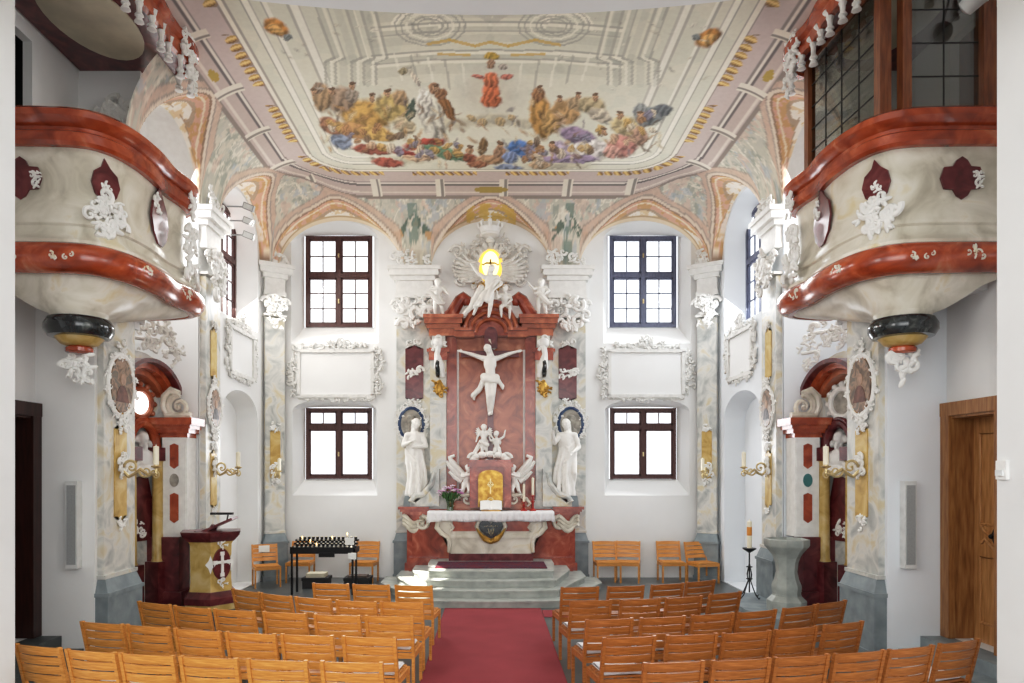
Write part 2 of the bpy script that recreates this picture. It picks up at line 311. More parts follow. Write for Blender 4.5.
def make_ceiling():
    xs = np.arange(-6.2,6.2001,.021); ys = np.concatenate([np.arange(5.6,8.6,.06), np.arange(8.6,YB+.02,.024)])
    X, Y = np.meshgrid(xs, ys); Z, cove, lun, d, sl = vault(X, Y)
    col = np.zeros(X.shape+(3,))
    def put(mask, c, a=1.0):
        m = (np.clip(mask,0,1)*a)[...,None]; col[:] = col*(1-m)+np.array(c)*m
    n1, n2, n3 = fbm(X,Y,1.3), fbm(X,Y,4.0), fbm(X,Y,9.0); n4, n5 = fbm(X+7,Y*.6,13.0), fbm(X+3,Y*.55+5,7.0)
    put(np.ones_like(X), (.66,.63,.56))
    # cove with grey-green foliage, scrolls and garlands
    cz = (d<.62)
    put(cz, (.60,.57,.51)); put(cz*(n3>.50), (.44,.46,.42), .55); put(cz*(n4>.60), (.28,.32,.29), .6); put(cz*(n2>.58), (.50,.50,.47), .5)
    put(cz*(np.abs(np.sin(7*X+5*n1*3)+np.sin(7*Y+3*n2*3))<.16), (.76,.73,.66), .7)
    put(cz*(fbm(X+3,Y+9,5.0)>.62), (.62,.46,.41), .45); put(cz*(fbm(X+13,Y+2,6.0)>.64), (.40,.46,.53), .5)
    gar = np.abs(Z-(7.75+.16*np.cos(X*7.4)))<.11
    put(gar*(np.abs(X)>1.15)*(np.abs(X)<2.4)*(Y>14)*(n3>.40), (.11,.16,.13), .9); put(gar*(np.abs(X)>1.15)*(np.abs(X)<2.4)*(Y>14)*(n3>.6), (.55,.36,.2), .9)
    st = (np.abs(np.abs(X)-1.72)<.10)*(Y>14.4)*(Z>7.0)*(Z<8.2); put(st*(n3>.42), (.20,.27,.24), .8)
    # cornice bands that run round the great panel
    def band(a, c, colr, al=1.0): put((d>a)*(d<c), colr, al)
    band(.62,.68,(.30,.26,.24)); band(.68,.90,(.53,.46,.44)); band(.72,.76,(.68,.62,.58)); band(.90,.95,(.19,.17,.17)); band(.95,.99,(.70,.66,.62)); band(.99,1.02,(.30,.27,.26))
    band(1.02,1.42,(.57,.50,.49)); band(1.40,1.43,(.36,.32,.30))
    per = np.where(XW-np.abs(X)<YB-Y, Y, X)
    con = (np.abs(((per+.4)%1.35)-.67)<.10)*(d>.66)*(d<1.08); put(con, (.72,.68,.62)); put(con*(np.abs(((per+.4)%1.35)-.71)<.03), (.30,.28,.26))
    hus = (np.abs(d-1.32)<.12)*(np.abs((per%1.9)-.95)<.66); ph = (per*5.2+(d-1.32)*2.5)%1
    ob = np.hypot((ph-.5)/.40,(d-1.32)/.10)<1; sh_ = np.hypot((ph-.60)/.44,(d-1.34)/.115)<1; put(hus*sh_, (.34,.25,.19)); put(hus*ob, (.50,.33,.12)); put(hus*ob*(np.abs(ph-.45)<.13), (.74,.58,.28)); put(hus*ob*(ph>.72), (.24,.14,.06))
    band(1.43,1.50,(.78,.75,.68)); band(1.50,1.53,(.40,.38,.34))
    inner = d>1.53
    put(inner, (.67,.66,.58)); put(inner*(n1>.5), (.61,.62,.55), .6)
    for a,c,cc in ((1.72,1.75,.34),(1.75,1.83,.82),(1.83,1.85,.48),(1.98,2.01,.40),(2.01,2.06,.80),(2.30,2.34,.44),(2.34,2.44,.80),(2.44,2.47,.50)): put((d>a)*(d<c)*(np.abs(X)>2.0), (cc,cc*.98,cc*.90), .85)
    # painted figures, laid out in the plan of the vault
    UX, UY = CX+F*X/Y, CY-F*(Z-H)/Y
    def E(cx,cy,rx,ry,ang,c,a=1.0,edge=.25,folds=1):
        ca,sa = math.cos(ang),math.sin(ang); wx = UX+(n3-.5)*4+(n4-.5)*2; wy = UY+(n5-.5)*4+(n4-.5)*2
        u = ((wx-cx)*ca+(wy-cy)*sa)/rx; w = (-(wx-cx)*sa+(wy-cy)*ca)/ry
        q = np.hypot(u,w); m = np.clip((1.0-q)/edge,0,1)*inner*a
        if not m.any(): return
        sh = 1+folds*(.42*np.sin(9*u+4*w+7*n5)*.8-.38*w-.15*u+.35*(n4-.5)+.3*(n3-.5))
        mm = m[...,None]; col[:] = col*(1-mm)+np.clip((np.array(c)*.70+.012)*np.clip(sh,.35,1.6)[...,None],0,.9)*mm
    def line(pts, w, c, a=.8):
        for (x0,y0),(x1,y1) in zip(pts,pts[1:]):
            L2 = (x1-x0)**2+(y1-y0)**2; t = np.clip(((UX-x0)*(x1-x0)+(UY-y0)*(y1-y0))/L2,0,1)
            put((np.hypot(UX-x0-t*(x1-x0),UY-y0-t*(y1-y0))<w)*(d>1.5), c, a)
    wht, gry = (.80,.78,.70), (.38,.38,.34)
    for y,w,a in ((14,5,.30),(29,3.5,.35),(40,4,.25),(58,3,.45),(70,5,.25)): line([(372,y+4),(430,y-1),(490,y-2),(560,y-1),(622,y+4)], w, (.42,.43,.38), a)
    for sx in (-1,1):
        for q,w,a in ((108,3,.40),(121,2.5,.35),(132,4,.25),(147,3,.35)): line([(492+sx*q*1.18,6),(492+sx*q*1.05,58),(492+sx*(q*1.02+14),62),(492+sx*(q+16),84)], w, (.40,.42,.38), a)
        line([(492+sx*(30+28*math.cos(k*.3)),24-14*math.sin(k*.3)) for k in range(11)], 4, (.46,.46,.42), .4); line([(492+sx*(75+24*math.cos(k*.3)),28-16*math.sin(k*.3)) for k in range(11)], 3, (.84,.81,.73), .6)
    for y,w,c in ((24,1.1,gry),(26.5,1.5,wht),(33,.8,gry),(52,1.0,gry),(54.5,1.6,wht),(61,1.0,gry),(63,1.3,wht)): line([(372,y+4),(430,y-1),(490,y-2),(560,y-1),(622,y+4)], w, c, .75)
    for sx in (-1,1):
        X0 = lambda q: 492+sx*q
        for q,c in ((100,gry),(103,wht),(112,gry),(118,wht),(124,gry),(140,gry),(144,wht),(150,gry)):
            line([(X0(q*1.18),6),(X0(q*1.05),58),(X0(q*1.02+14),62),(X0(q+16),84)], 1.3, c, .7)
        for r in (13,18,24,30,36): line([(X0(62)+r*math.cos(a*.5),26-r*.55*math.sin(a*.5)) for a in range(0,14)], .9, gry if r != 24 else wht, .7)
        for k in range(5): line([(X0(26+k*16),92-k*3),(X0(30+k*17),62-k*2)], 1.2, gry if k%2 else wht, .6)
        E(X0(216),28 if sx<0 else 38,16,9,.5*-sx,(.60,.30,.08)); E(X0(216),30 if sx<0 else 40,10,5,.5*-sx,(.82,.52,.2)); E(X0(204),38,5,4,0,(.3,.33,.33))
    line([(428,44),(450,40),(475,46),(490,42),(508,46),(535,40),(560,45)], 1.5, (.58,.42,.12)); line([(438,54),(470,55)],1.2,(.58,.42,.12)); line([(512,55),(545,54)],1.2,(.58,.42,.12))
    E(491,90,42,32,0,(.80,.78,.70),.9,.6,.2); E(491,92,28,24,0,(.86,.83,.72),.9,.6,.1)
    for x,y,rx,ry in ((450,124,26,7),(491,120,34,8),(535,124,24,7),(400,160,40,5),(560,166,40,5)): E(x,y,rx,ry,0,(.64,.60,.48),.8,.5,.6)
    for x,y,r in ((472,118,5),(482,122,6),(500,122,6),(512,118,5)): E(x,y,r,r*.8,0,(.56,.42,.22),.8)
    F_ = [(365,116,30,19,.15,(.62,.40,.13)),(392,108,20,16,.2,(.58,.46,.20)),(341,100,16,15,0,(.44,.33,.24)),(322,98,11,16,0,(.48,.34,.20)),(352,96,8,8,0,(.40,.34,.28)),(318,88,6,7,0,(.34,.25,.18)),
        (352,131,28,9,.1,(.50,.30,.13)),(341,141,14,9,.4,(.28,.33,.44)),(330,126,14,9,.5,(.42,.22,.13)),(378,134,22,8,.2,(.66,.45,.16)),(405,126,14,9,.5,(.66,.58,.42)),(400,98,9,9,0,(.55,.40,.24)),
        (431,116,13,29,-.3,(.82,.80,.72)),(424,104,9,18,.1,(.84,.82,.76)),(411,110,5,14,.2,(.10,.14,.11)),(447,108,6,18,-.5,(.36,.18,.07)),(434,88,6,7,0,(.50,.30,.18)),(441,94,7,7,0,(.40,.22,.12)),(403,71,5,4,0,(.45,.40,.26)),(416,80,2.5,11,-.5,(.78,.72,.62)),
        (425,144,24,6,-.15,(.46,.10,.07)),(440,150,20,5,.2,(.20,.36,.24)),(372,150,22,6,.1,(.36,.12,.08)),(388,163,18,5,.1,(.44,.13,.09)),(405,153,18,4,.2,(.40,.08,.06)),(455,157,22,5,.1,(.18,.30,.20)),(470,158,9,6,.3,(.34,.13,.08)),(420,158,20,4,0,(.66,.5,.36)),
        (483,147,5,11,.2,(.28,.18,.09)),(490,160,16,6,0,(.55,.36,.22)),(478,165,12,4,0,(.42,.20,.12)),(500,152,8,8,0,(.46,.30,.20)),(521,149,17,9,.2,(.13,.26,.56)),(510,158,9,7,0,(.30,.38,.60)),(536,156,12,7,.3,(.42,.24,.10)),(508,168,16,4,0,(.28,.34,.48)),(540,165,12,5,0,(.60,.45,.30)),
        (541,116,13,27,-.15,(.58,.35,.12)),(538,94,8,9,0,(.44,.24,.12)),(552,122,12,15,.4,(.62,.42,.18)),(566,112,16,14,.3,(.60,.40,.20)),(575,104,9,8,0,(.50,.38,.24)),(592,106,16,10,.2,(.54,.46,.30)),(600,116,14,8,.3,(.66,.60,.50)),
        (578,136,22,10,.25,(.36,.28,.40)),(590,150,24,11,-.1,(.80,.76,.74)),(560,150,12,10,.3,(.55,.48,.60)),(622,146,19,13,-.2,(.56,.28,.24)),(612,152,10,8,0,(.66,.40,.34)),(625,126,17,11,.1,(.60,.50,.30)),(640,136,9,12,0,(.46,.30,.22)),(645,120,9,8,0,(.38,.34,.30)),(570,159,34,5,0,(.40,.32,.46)),(650,116,18,10,-.1,(.24,.27,.28)),(664,110,10,7,0,(.20,.22,.24)),(640,112,8,10,0,(.34,.36,.36)),
        (491,101,12,8,0,(.66,.22,.10)),(491,92,9.5,14,0,(.74,.24,.11)),(491,80,9,8,0,(.74,.26,.13)),(478,76,8,2.6,.25,(.62,.26,.2)),(507,77,8,2.6,-.2,(.62,.26,.2)),(491,64,5,6,0,(.46,.30,.20)),(491,56,9,4,0,(.62,.44,.10)),(503,67,5,4,0,(.55,.50,.44))]
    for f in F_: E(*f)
    Rr = random.Random(3)
    for k in range(70):
        sx = Rr.choice((-1,1)); x = 492+sx*Rr.uniform(30,165); y = 165-22*Rr.random()-(abs(x-492)/165)**2*34
        E(x,y,Rr.uniform(3,7),Rr.uniform(3,6),Rr.uniform(-1,1),Rr.choice([(.62,.44,.30),(.46,.26,.12),(.70,.62,.5),(.30,.28,.36),(.56,.38,.14),(.24,.16,.10)]),.9)
    for k in range(110):
        sx = Rr.choice((-1,1)); x = 492+sx*Rr.uniform(8,172); top = 92+max(0,abs(x-565 if x>492 else x-385)-25)*.35; y = Rr.uniform(top+6,168-(abs(x-492)/170)**3*22)
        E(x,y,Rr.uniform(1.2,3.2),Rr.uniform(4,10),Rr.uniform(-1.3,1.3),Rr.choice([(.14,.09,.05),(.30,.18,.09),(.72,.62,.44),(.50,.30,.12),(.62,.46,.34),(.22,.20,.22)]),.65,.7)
    for k in range(46):
        sx = Rr.choice((-1,1)); x = 492+sx*Rr.uniform(70,215); y = Rr.uniform(18,90); E(x,y,Rr.uniform(2,9),Rr.uniform(1,3),Rr.uniform(-.5,.5),Rr.choice([(.50,.49,.43),(.86,.83,.74),(.60,.56,.46)]),.6,.8)
    for x,y in ((352,86),(388,94),(436,88),(540,90),(560,100),(578,97),(596,98),(620,116),(640,116),(372,98),(332,92),(314,92),(470,150),(500,146),(552,146),(604,132)): E(x,y,3.4,4.4,0,(.58,.38,.24)); E(x,y-3.2,3.6,2,0,(.24,.15,.09))
    E(488,184,0.1,0.1,0,wht); put((np.hypot((X)/.36,(d-.80)/.08)<1)*(Y>14), (.40,.31,.11)); put((np.hypot((np.abs(X)-4.2)/.06,(Y-10.6)/.16)<1), (.45,.34,.10))
    # lunette vaults: plaster with pink and gold borders
    L = lun > cove; g = lun-cove; sl = np.abs(sl)
    gy, gx = np.gradient(np.where(lun>0,g,0)); dxm = .021; dym = np.gradient(ys)[:,None]; gr = np.hypot(gx/dxm, gy/dym); g = np.where(lun>0, g/np.clip(gr,.35,3.0), g)
    L = L & (d<1.3)
    put(L, (.80,.76,.71)); put(L*(n2>.58), (.78,.68,.60), .4); 
    put(L*(sl>.66)*(n2>.42), (.72,.56,.47), .4)
    put(L*(g>.30)*(n3>.58)*(sl<.5), (.68,.52,.22), .6); put(L*(g<.34)*(n3>.6), (.62,.42,.16), .55)
    put(L*(g<.17), (.64,.42,.33)); put(L*(g<.17)*(n3>.52), (.55,.36,.15), .7); put(L*(g<.03), (.34,.24,.18)); put(L*(g>.17)*(g<.195), (.38,.27,.18), .8); put(L*(g>.08)*(g<.105), (.80,.73,.62), .8)
    NL = (~L)*(lun>0)*(d<.66); put(NL*(g>-.05), (.68,.60,.53)); put(NL*(g>-.08)*(g<-.05), (.38,.31,.27), .8); put(NL*(g>-.17)*(g<-.08), (.58,.44,.37), .8); put(NL*(g>-.19)*(g<-.17), (.36,.30,.26), .7)
    put(L*((YB-Y)<.16)*(np.abs(X)<4.8), (.72,.62,.50)); put(L*((YB-Y)<.16)*((YB-Y)>.11)*(np.abs(X)<4.8), (.46,.34,.20), .8)
    put(L*(np.abs(X)<.55)*((YB-Y)<.5)*(n3>.45)*(Y>14), (.62,.45,.12), .8)
    col[:] = np.clip(col,0,1)*np.array((1.16,1.13,1.08))
    keep = (np.abs(X)<=XW+.02) | (np.abs(Y-BAYB[0])<BAYB[1]+.1)
    keep &= ~((Y<9.55)&(np.abs(X)>4.2))
    put((np.abs(X)>5.03), (.80,.77,.73)); col[:] = np.clip(col,0,1)
    ny, nx = X.shape; idx = np.arange(ny*nx).reshape(ny,nx)
    q = keep[:-1,:-1]&keep[1:,:-1]&keep[:-1,1:]&keep[1:,1:]
    fa = np.stack([idx[:-1,:-1][q],idx[:-1,1:][q],idx[1:,1:][q],idx[1:,:-1][q]],1)
    used = np.unique(fa); remap = np.full(ny*nx,-1); remap[used] = np.arange(len(used)); fa = remap[fa]
    co = np.stack([X,Y,Z],-1).reshape(-1,3)[used]; cc = col.reshape(-1,3)[used]
    me = bpy.data.meshes.new('ceiling'); me.vertices.add(len(co)); me.vertices.foreach_set('co', co.astype(np.float32).ravel())
    me.loops.add(fa.size); me.loops.foreach_set('vertex_index', fa[:,::-1].astype(np.int32).ravel())
    me.polygons.add(len(fa)); me.polygons.foreach_set('loop_start', (np.arange(len(fa))*4).astype(np.int32)); me.update(calc_edges=True); me.validate()
    at_ = me.color_attributes.new('paint','FLOAT_COLOR','POINT'); at_.data.foreach_set('color', np.concatenate([cc,np.ones((len(cc),1))],1).astype(np.float32).ravel())
    me.polygons.foreach_set('use_smooth',[True]*len(me.polygons)); me.materials.append(MATS['fresco'])
    o = link(bpy.data.objects.new('ceiling', me)); o['kind'] = 'structure'
make_ceiling()
b = BM(); box(b,-7.5,7.5,-4,5.7,9.3,9.5); box(b,-7.5,-4.05,5.7,10.1,9.3,9.5); box(b,4.05,7.5,5.7,10.1,9.3,9.5); struct('ceiling_nave', b, 'plaster')

# --- walls with real openings
def holed(bm, outer, holes, M, depth, inset):
    """flat wall face with holes and splayed reveals running back to the window plane; local x, y in the wall, z out"""
    def loop(poly, z=0): return [bm.verts.new(M @ V(x,y,z)) for x,y in poly]
    es = []
    def edges(vs): return [bm.edges.new((vs[i],vs[(i+1)%len(vs)])) for i in range(len(vs))]
    es += edges(loop(outer))
    for big, small in holes:
        a = loop(big); es += edges(a); c = loop(small, -depth)
        for i in range(len(a)): j = (i+1)%len(a); bm.faces.new((a[i],a[j],c[j],c[i]))
    bmesh.ops.triangle_fill(bm, use_beauty=True, use_dissolve=False, edges=es)
WD = .45
UPB = lambda s: (arch_poly(s*3.5-.98,s*3.5+.98,5.25,8.0,.45), arch_poly(s*3.5-.80,s*3.5+.80,5.70,7.82,.02))
LOB = lambda s: (arch_poly(s*3.5-.95,s*3.5+.95,1.84,4.02,.28), arch_poly(s*3.5-.78,s*3.5+.78,2.20,3.86,.02))
b = BM(); Mb = basis((0,YB,0),'back')
holed(b, [(-5.3,0),(5.3,0),(5.3,9.2),(-5.3,9.2)], [UPB(-1),LOB(-1),UPB(1),LOB(1)], Mb, WD, 0)
struct('wall_back', b, 'plaster', ang=25)
for s, nm in ((-1,'left'),(1,'right')):
    side = nm; o = (s*XW,0,0); M = basis(o, side); f = (lambda y: y) if s < 0 else (lambda y: -y)
    def P(y0,y1,z0,z1,r):                       # arch poly in wall coordinates
        a,c = sorted((f(y0),f(y1))); return arch_poly(a,c,z0,z1,r)
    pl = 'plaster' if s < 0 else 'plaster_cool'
    b = BM(); ya, yb = sorted((f(11.98), f(YB+.05)))
    holed(b, [(ya,0),(yb,0),(yb,9.2),(ya,9.2)], [(P(13.0,15.0,0.02,4.0,.5),P(13.05,14.95,0.02,3.92,.5)), (P(12.95,15.0,5.35,7.95,.9),P(13.1,14.85,5.45,7.8,.8))], M, .42, 0)
    box(b, *sorted((s*(XW+.42),s*(XW+.46))), 12.95,15.1,0,4.1)     # back of the niche
    struct('wall_'+nm, b, pl, ang=25)
    b = BM(); ya, yb = sorted((f(9.7), f(12.1)))
    holed(b, [(ya,0),(yb,0),(yb,9.2),(ya,9.2)], [(P(10.15,11.85,5.6,7.9,.8),P(10.25,11.75,5.65,7.8,.75))], basis((s*6.15,0,0),side), .4, 0)
    box(b, *sorted((s*(XW+.02),s*6.3)), 12.0,12.12,0,7.6)
    struct('wall_'+nm+'_chapel', b, pl, ang=25)
    b = BM(); box(b, *sorted((s*XW,s*6.4)), 8.83,9.70,0,4.5)       # the pier below the loge
    struct('wall_'+nm+'_pier', b, pl)
    b = BM(); box(b, *sorted((s*XW,s*6.3)), 9.98,10.12,4.5,8.7); box(b, *sorted((s*(XW+.01),s*6.3)), 9.70,9.98,4.4,4.6); box(b, *sorted((s*5.88,s*6.0)), 8.97,10.0,4.9,9.2); box(b, *sorted((s*5.88,s*6.0)), 6.0,7.9,4.9,9.2); box(b, *sorted((s*5.88,s*6.0)), 7.9,8.97,7.9,9.2)
    struct('wall_'+nm+'_loge', b, 'plaster')
    b = BM(); box(b, *sorted((s*5.75,s*5.95)), 6.4,7.72,0,4.6); box(b, *sorted((s*5.75,s*5.95)), 7.72,8.84,3.2,4.6); box(b, *sorted((s*5.75,s*5.95)), 7.72,8.84,0,.32); box(b, *sorted((s*5.75,s*5.95)), 8.84,8.86,0,4.6)
    box(b, *sorted((s*5.0,s*6.0)), 8.1,10.0,4.5,4.60)
    struct('wall_'+nm+'_passage', b, 'plaster')
    b = BM(); box(b, *sorted((s*4.08 if s<0 else s*4.337, s*7.5)), 5.3,6.0,0,9.4); box(b,*sorted((s*7.3,s*7.5)),-4,5.4,0,9.4)
    struct('wall_'+nm+'_nave', b, 'plaster')
    # doorway with panelled door behind three steps
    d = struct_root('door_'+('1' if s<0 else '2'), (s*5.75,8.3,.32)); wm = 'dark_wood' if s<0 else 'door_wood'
    b = BM(); x0,x1 = sorted((s*5.69,s*6.05)); box(b,x0,x1,8.68,8.815,.322,3.2); box(b,x0,x1,7.72,7.86,.322,3.2); x2,x3 = sorted((s*5.695,s*6.04)); box(b,x2,x3,7.85,8.69,3.05,3.19)
    y0,y1 = sorted((s*5.66,s*5.74)); box(b,y0,y1,8.66,8.82,.325,3.24); box(b,y0,y1,7.70,7.88,.325,3.24); y2,y3 = sorted((s*5.655,s*5.73)); box(b,y2,y3,7.69,8.825,3.08,3.245); struct('door_frame', b, wm, d)
    b = BM(); box(b,*sorted((s*5.99,s*6.04)),7.84,8.70,.30,3.07); lf = struct('door_leaf', b, wm if s<0 else 'door_leaf_wood', d)
    Md = basis((s*5.985,8.27,0),side)
    b = BM()
    for z0,z1 in ((.55,1.35),(1.75,2.85)):
        pts = [(-.28,z0),(.28,z0),(.28,z1),(-.28,z1),(-.28,z0)]; tube(b,[Md@V(x,y,0) for x,y in pts],.018,6)
    tube(b,[Md@V(-.28+.08*i,1.52+.06*math.sin(i*1.6),0) for i in range(8)],.022,6); tube(b,[Md@V(-.28+.08*i,1.68+.06*math.sin(i*1.6+2),0) for i in range(8)],.022,6)
    struct('door_panel', b, wm if s<0 else 'door_leaf_wood', lf)
    b = BM(); prism(b,[(0,.10),(.06,0),(0,-.10),(-.06,0)],.02,basis((s*5.985,8.30,1.62),side)); ico(b,V(s*5.93,8.30,1.62),.03); struct('door_handle', b, 'black_metal', lf)
    b = BM()
    for k,(dx,dy) in enumerate(((.62,.02),(.34,.02))): box(b,*sorted((s*(5.75-dx),s*5.75)),7.3-.3*(1-k),8.82,.16*k,.16*(k+1))
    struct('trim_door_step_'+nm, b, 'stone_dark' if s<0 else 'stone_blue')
    # recess behind the loge, left one painted near-black as gloom; side chapel platform
    b = BM(); box(b,*sorted((s*6.3,s*6.35)),6.5,10.6,4.9,9.3); box(b,*sorted((s*5.95,s*6.3)),9.2,9.25,4.9,9.3); struct('wall_'+nm+'_recess', b, 'recess_gloom' if s<0 else 'loge_wood')
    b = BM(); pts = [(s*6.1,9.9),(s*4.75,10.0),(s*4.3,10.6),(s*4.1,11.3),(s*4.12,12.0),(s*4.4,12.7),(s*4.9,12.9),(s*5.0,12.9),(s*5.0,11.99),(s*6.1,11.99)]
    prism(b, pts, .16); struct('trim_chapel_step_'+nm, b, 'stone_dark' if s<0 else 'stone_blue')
b = BM(); box(b,-7.5,7.5,16.9,17,-.1,.0); bpy.data.meshes  # (ground strip outside)
struct('floor_outside', b, 'stone_step')
b = BM(); A = [(x, 5.5-.012*0-.10*(x/1.4)**2 if abs(x)<3 else 5.5-.10*(3/1.4)**2) for x in [i*.25 for i in range(-18,19)]]
sweep(b, A[::-1], [(0,5.985),(-.9,5.985),(-.9,7.4),(0.06,7.4),(.06,6.1),(.03,6.06)]); struct('trim_gallery_edge', b, 'plaster')

# --- windows
def window(n, M, w, h, kind, wood, glass='pane'):
    r = struct_root('window_%d' % n, M.translation)
    t = .075; b = BM()
    box(b,-w/2,-w/2+t,0,h,-.05,.03,M); box(b,w/2-t,w/2,0,h,-.05,.03,M); box(b,-w/2+.003,w/2-.003,.003,t,-.047,.027,M); box(b,-w/2+.003,w/2-.003,h-t,h-.003,-.047,.027,M)
    box(b,-.05,.05,t-.01,h-t+.01,-.05,.035,M); zt = h*.565 if kind == 'upper' else h*.73
    box(b,-w/2+t-.01,w/2-t+.01,zt-.05,zt+.05,-.047,.031,M); fr = struct('window_frame', b, wood, r)
    b = BM()
    for sx in (-1,1):
        xa, xb = sorted((sx*.05, sx*(w/2-t))); xm = (xa+xb)/2
        cells = [(t,zt-.05,3 if kind=='upper' else 0),(zt+.05,h-t,2 if kind=='upper' else 1)]
        for z0,z1,nr in cells:
            if nr: box(b,xm-.012,xm+.012,z0,z1,-.03,0,M)
            for k in range(1,nr): zz = z0+(z1-z0)*k/nr; box(b,xa,xb,zz-.012,zz+.012,-.03,0,M)
            for q in (0,1):                                    # inner sash rails
                zz = (z0,z1-.04)[q]; box(b,xa,xb,zz,zz+.04,-.04,.01,M)
            box(b,xa,xa+.035,z0,z1,-.04,.01,M); box(b,xb-.035,xb,z0,z1,-.04,.01,M)
    struct('window_sash', b, wood, r)
    b = BM(); box(b,-w/2+t,w/2-t,t,h-t,-.025,-.02,M); struct('pane', b, glass, r)
    if kind != 'side':
        b = BM(); 
        for z in (h*.28,h*.78) if kind=='upper' else (h*.35,): box(b,-.015,.015,z-.05,z+.05,.035,.06,M); ico(b,M@V(0,z,.07),.018,1)
        struct('window_handle', b, 'brass', r)
for i,(s,w) in enumerate(((-1,'window_wood'),(1,'window_wood_cool'))):
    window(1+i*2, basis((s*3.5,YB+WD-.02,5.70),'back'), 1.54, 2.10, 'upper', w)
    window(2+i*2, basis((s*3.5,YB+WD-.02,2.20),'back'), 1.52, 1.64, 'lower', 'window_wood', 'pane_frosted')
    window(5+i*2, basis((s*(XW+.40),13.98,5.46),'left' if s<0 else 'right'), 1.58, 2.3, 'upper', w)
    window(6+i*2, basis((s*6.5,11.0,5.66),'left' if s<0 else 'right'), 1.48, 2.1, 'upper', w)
# chancel steps and carpet
for k in range(4):
    yf = 12.25+.30*k; w1 = 1.22-.02*k; w2 = 2.22-.32*k; b = BM()
    front = [(w1*(i/8-1)*1.0 if 0 else -w1+2*w1*i/16, yf-.10*(1-((i-8)/8)**2)+.0) for i in range(17)]
    poly = [(-w2,15.0),(-w2,14.2)]+front+[(w2,14.2),(w2,15.0)]
    prism(b, poly, .10, z=.13*k); prism(b, [(x*1.012,y-.02) for x,y in poly], .03, z=.13*k+.10)
    struct('trim_altar_step_%d' % (k+1), b, 'stone_step')
b = BM(); box(b,-.80,.86,3.0,12.14,.002,.016); tag(obj('carpet', b, 'carpet_red'), 'long red carpet runner down the central aisle between the chairs', 'carpet')
b = BM(); box(b,.87,1.9,11.45,12.0,.001,.010); tag(obj('cross_carpet', b, 'carpet_red'), 'short red carpet strip right of the runner before the altar steps', 'carpet')
b = BM(); box(b,-1.08,1.08,13.42,14.35,.521,.535); tag(obj('altar_rug', b, 'rug_pattern'), 'dark red and blue patterned rug on the top altar step', 'rug')
